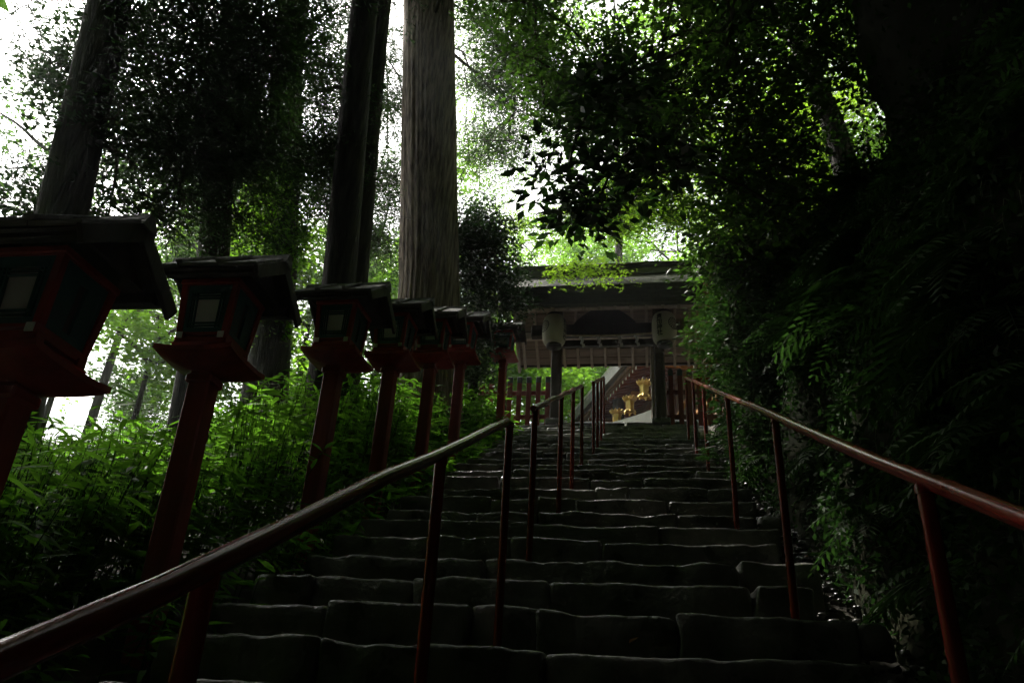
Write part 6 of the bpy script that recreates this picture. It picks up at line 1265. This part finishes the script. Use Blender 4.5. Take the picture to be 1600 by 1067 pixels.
# ferns on the bank
def make_fern(seed, nfr=7, size=.5):
    rng = random.Random(seed)
    root = empty('fern')
    for k in range(nfr):
        az = math.pi + rng.uniform(-1.45, 1.45)          # hang out from the bank, towards -x
        L = size * rng.uniform(.7, 1.2)
        el = rng.uniform(.1, .9)
        V = []; F = []
        n = 15
        d = Vector((math.cos(az), math.sin(az), 0)); side = Vector((-math.sin(az), math.cos(az), 0))
        pts = []
        for i in range(n + 1):
            t = i / n
            pts.append(d * (L * t * math.cos(el * (1 - t * .5))) + Vector((0, 0, L * (math.sin(el) * t - .85 * t * t))))
        for i in range(1, n + 1):
            p = pts[i]; t = i / n
            tan = (pts[i] - pts[i - 1]).normalized()
            pl = L * .26 * math.sin(math.pi * min(1, t * .92 + .08)) ** .7 + .006
            for s in (-1, 1):
                o = (side * s + tan * .35).normalized()
                w = tan * (L / n * .43)
                b = len(V)
                V += [p - w * .6, p + o * pl * .5 + w - Vector((0, 0, pl * .08)), p + o * pl - Vector((0, 0, pl * .3)), p + o * pl * .5 - w - Vector((0, 0, pl * .08))]
                F.append((b, b + 1, b + 2, b + 3))
        fr = obj('frond', np_mesh('frond', [tuple(v) for v in V], F, 'leaf_fern'), root)
        MB().tube(pts[::3], [.004, .0035, .003, .002, .0015, .001][:len(pts[::3])], 4, caps=False).build('stalk', 'leaf_cover', fr)
    return root
protos = [make_fern(3, 7, .42), make_fern(8, 6, .55), make_fern(15, 9, .34)]
used = [False] * 3
rf = random.Random(12)
spots = []
for i in range(86):
    y = rf.uniform(1.2, 12.6) if i < 66 else rf.uniform(1.8, 5); v = rf.choice((rf.uniform(.12, .45), rf.uniform(.3, .72)))
    spots.append((y, v))
for i, (y, v) in enumerate(spots):
    k = i % 3
    o = protos[k] if not used[k] else copy_tree(protos[k])
    used[k] = True
    p = bank_point(y, v)
    o.location = (p.x - .02, p.y, p.z)
    s = rf.uniform(.6, 1.25)
    o.scale = (s, s, s)
    o.rotation_euler = (rf.uniform(-.2, .2), rf.uniform(-.25, .15), rf.uniform(-.6, .6))
    low, near_ = v < .38, y < 6
    tag(o, {(1, 1): 'fern low on the near bank beside the pebble gutter', (1, 0): 'fern at the foot of the far bank, near the upper handrail',
            (0, 1): 'fern hanging high on the near bank, below the rock', (0, 0): 'fern high on the far bank, towards the gate'}[(int(low), int(near_))], 'fern', 'ferns on the bank')

# small-leaved creepers and hanging grass over the bank
def build_cover():
    rng = np.random.default_rng(5)
    P = []
    for i in range(1000):
        y = rng.uniform(.5, 13.2) if i % 3 else rng.uniform(.8, 6); v = rng.uniform(.06, .95)
        c = bank_point(y, v)
        k = rng.integers(30, 80)
        off = rng.normal(size=(k, 3)) * np.array([.07, .16, .18])
        off[:, 0] = -np.abs(off[:, 0])
        P.append(np.array(c) + off)
    for i in range(260):                       # and over the overhanging rock
        a = rng.uniform(math.pi * .6, math.pi * 1.5); ph = rng.uniform(.9, 2.6)
        c = np.array([3.25 + 1.66 * math.sin(ph) * math.cos(a), 4.2 + 2.06 * math.sin(ph) * math.sin(a), 7.1 + 3.2 * math.cos(ph)])
        P.append(c + rng.normal(size=(int(rng.integers(10, 40)), 3)) * .13)
    P = np.concatenate(P)
    v, f = leaf_quads(P, .055, .028, .25, None, .5, 1, rng)
    o = obj('creeper_leaves', np_mesh('creeper_leaves', v, f, 'leaf_cover'))
    tag(o, 'small creeping leaves covering the dark bank', 'ground cover', kind='stuff')
    # hanging grass: thin strands over the lip
    V = []; F = []
    for i in range(1500):
        y = rng.uniform(1.5, 12); v0 = rng.choice([.30, .42, .55, .66]) + rng.normal() * .04
        c = np.array(bank_point(float(y), float(np.clip(v0, .05, .95))))
        L = rng.uniform(.18, .55); az = math.pi + rng.normal() * .6
        d = np.array([math.cos(az), math.sin(az), 0]); s = np.array([-d[1], d[0], 0]) * .0035
        b = len(V)
        for t in (0, .35, .7, 1):
            p = c + d * L * (.30 * math.sin(t * 1.5)) + np.array([0, 0, L * (.28 * t - .95 * t * t)])
            V += [p + s * (1.1 - t), p - s * (1.1 - t)]
        F += [(b + 2 * q, b + 2 * q + 1, b + 2 * q + 3, b + 2 * q + 2) for q in range(3)]
    o = obj('hanging_grass', np_mesh('hanging_grass', V, F, 'hair_grass'))
    tag(o, 'thin grass strands hanging down the dark bank', 'grass', kind='stuff')
build_cover()

# a few fallen yellow leaves
for i, (x, y, lab) in enumerate(((-.07, 3.50, 'yellow fallen leaf lying on the lowest step in view'),
                                 (1.12, 4.5, 'yellow fallen leaf on the pebbles, lower of two'),
                                 (1.05, 5.6, 'yellow fallen leaf on the pebbles, upper of two'))):
    v, f = leaf_quads(np.zeros((1, 3)), .06, .035, .9, None, 0, 1, np.random.default_rng(i))
    v2 = np.concatenate([v, v - np.array([[0, 0, .0012]])])
    f2 = np.array([[0, 1, 2, 3], [7, 6, 5, 4], [0, 4, 5, 1], [1, 5, 6, 2], [2, 6, 7, 3], [3, 7, 4, 0]])
    z = float(stair_z(y)) + (.012 if i == 0 else -.18)
    tag(obj('fallen_leaf', np_mesh('fallen_leaf', v2, f2, 'leaf_fallen'), None, (x, y, z)), lab, 'leaf')

# ------------------------------------------------------------------ the forest goes on around the viewpoint
def forest_proto():
    rng = np.random.default_rng(77)
    root = empty('forest_tree')
    obj('trunk', trunk_mesh([(0, 0, -1), (.1, 0, 8), (0, .1, 22)], [.4, .3, .08], 14, 20, .03, 10, 'bark_dark', 5), root)
    ps = []
    for k in range(64):
        th = rng.uniform(0, 6.28); u = rng.uniform(0, 1)
        z = 5.5 + 17 * u; r = math.sqrt(rng.uniform(.05, 1)) * 5.2 * (1 - .75 * max(0, u - .3) / .7) * (.55 + .45 * min(1, u * 4))
        cs, P, D = spray_points((r * math.cos(th), r * math.sin(th), z), (1.7, 1.7, .9), 22, 36, .8, rng, .2, .2, .3)
        ps.append(leaf_quads(P, .22, .13, .5, D, .2, 1, rng))
    V, F = join_q(ps)
    obj('crown', np_mesh('crown', V, F, 'leaf_broad'), root)
    return root
fp = forest_proto()
FOREST = [(-7.5, -3), (-12, -.5), (-17, 3), (-9, -2.2), (-13, -5), (-4, -7), (1, -8), (6.5, -6), (5.8, 0.5), (10, 5), (9, 11), (11, -2), (13, 15), (-1.5, -13), (-8, -10), (5, -13), (15, 8),
          (-21, 6), (-19, -4), (-13, -12), (11, -9), (-3.5, -19), (3, -19), (-24, 2), (9, -17), (-9, -18), (15, -14), (-22, -10), (-28, -4), (17, 1), (7.5, 7), (3.9, -3), (-4.5, -4), (-3.6, -1.9), (3.4, -7), (-1.2, -10)]
for i, (x, y) in enumerate(FOREST):
    o = fp if i == 0 else copy_tree(fp)
    z = float(ground_z(x, y))
    o.location = (x, y, z)
    s = 1 + .2 * math.sin(i * 3.1)
    o.scale = (s * 1.1, s * 1.1, s * .95)
    o.rotation_euler = (0, 0, i * 1.3)
    tag(o, 'tall broadleaf forest tree standing around the stairs outside the picture', 'tree', 'forest trees around the stairs')

VALLEY = [(-20, 15), (-27, 22), (-19, 26), (-33, 31), (-15, 33), (-36, 18), (-25, 40), (-42, 40), (-16, 46), (-48, 26), (-13, 20), (-30, 12)]
for i, (x, y) in enumerate(VALLEY):
    o = copy_tree(fp)
    o.location = (x, y, float(ground_z(x, y)) - .3)
    s = .50 + .08 * math.sin(i * 2.1)
    o.scale = (s, s, s)
    o.rotation_euler = (0, 0, i * 2.1)
    tag(o, 'distant round tree down in the valley left of the stairs', 'tree', 'distant trees in the valley')

# ------------------------------------------------------------------ thin haze volume, added to imitate lens glow
def build_haze():
    me = MB().box((0, 0, 45), (1500, 1500, 170)).mesh('haze', 'soil')
    me.materials.clear()
    m = bpy.data.materials.new('haze'); m.use_nodes = True
    nt = m.node_tree
    for n in list(nt.nodes): nt.nodes.remove(n)
    out = nt.nodes.new('ShaderNodeOutputMaterial')
    vol = nt.nodes.new('ShaderNodeVolumePrincipled')
    vol.inputs['Color'].default_value = (.92, .95, .97, 1)
    vol.inputs['Density'].default_value = HAZE
    vol.inputs['Anisotropy'].default_value = .6
    nt.links.new(vol.outputs[0], out.inputs['Volume'])
    me.materials.append(m)
    o = obj('haze', me); tag(o, 'thin haze added for a soft lens glow around the sky gaps', 'haze', kind='stuff')
HAZE = .0012
build_haze()
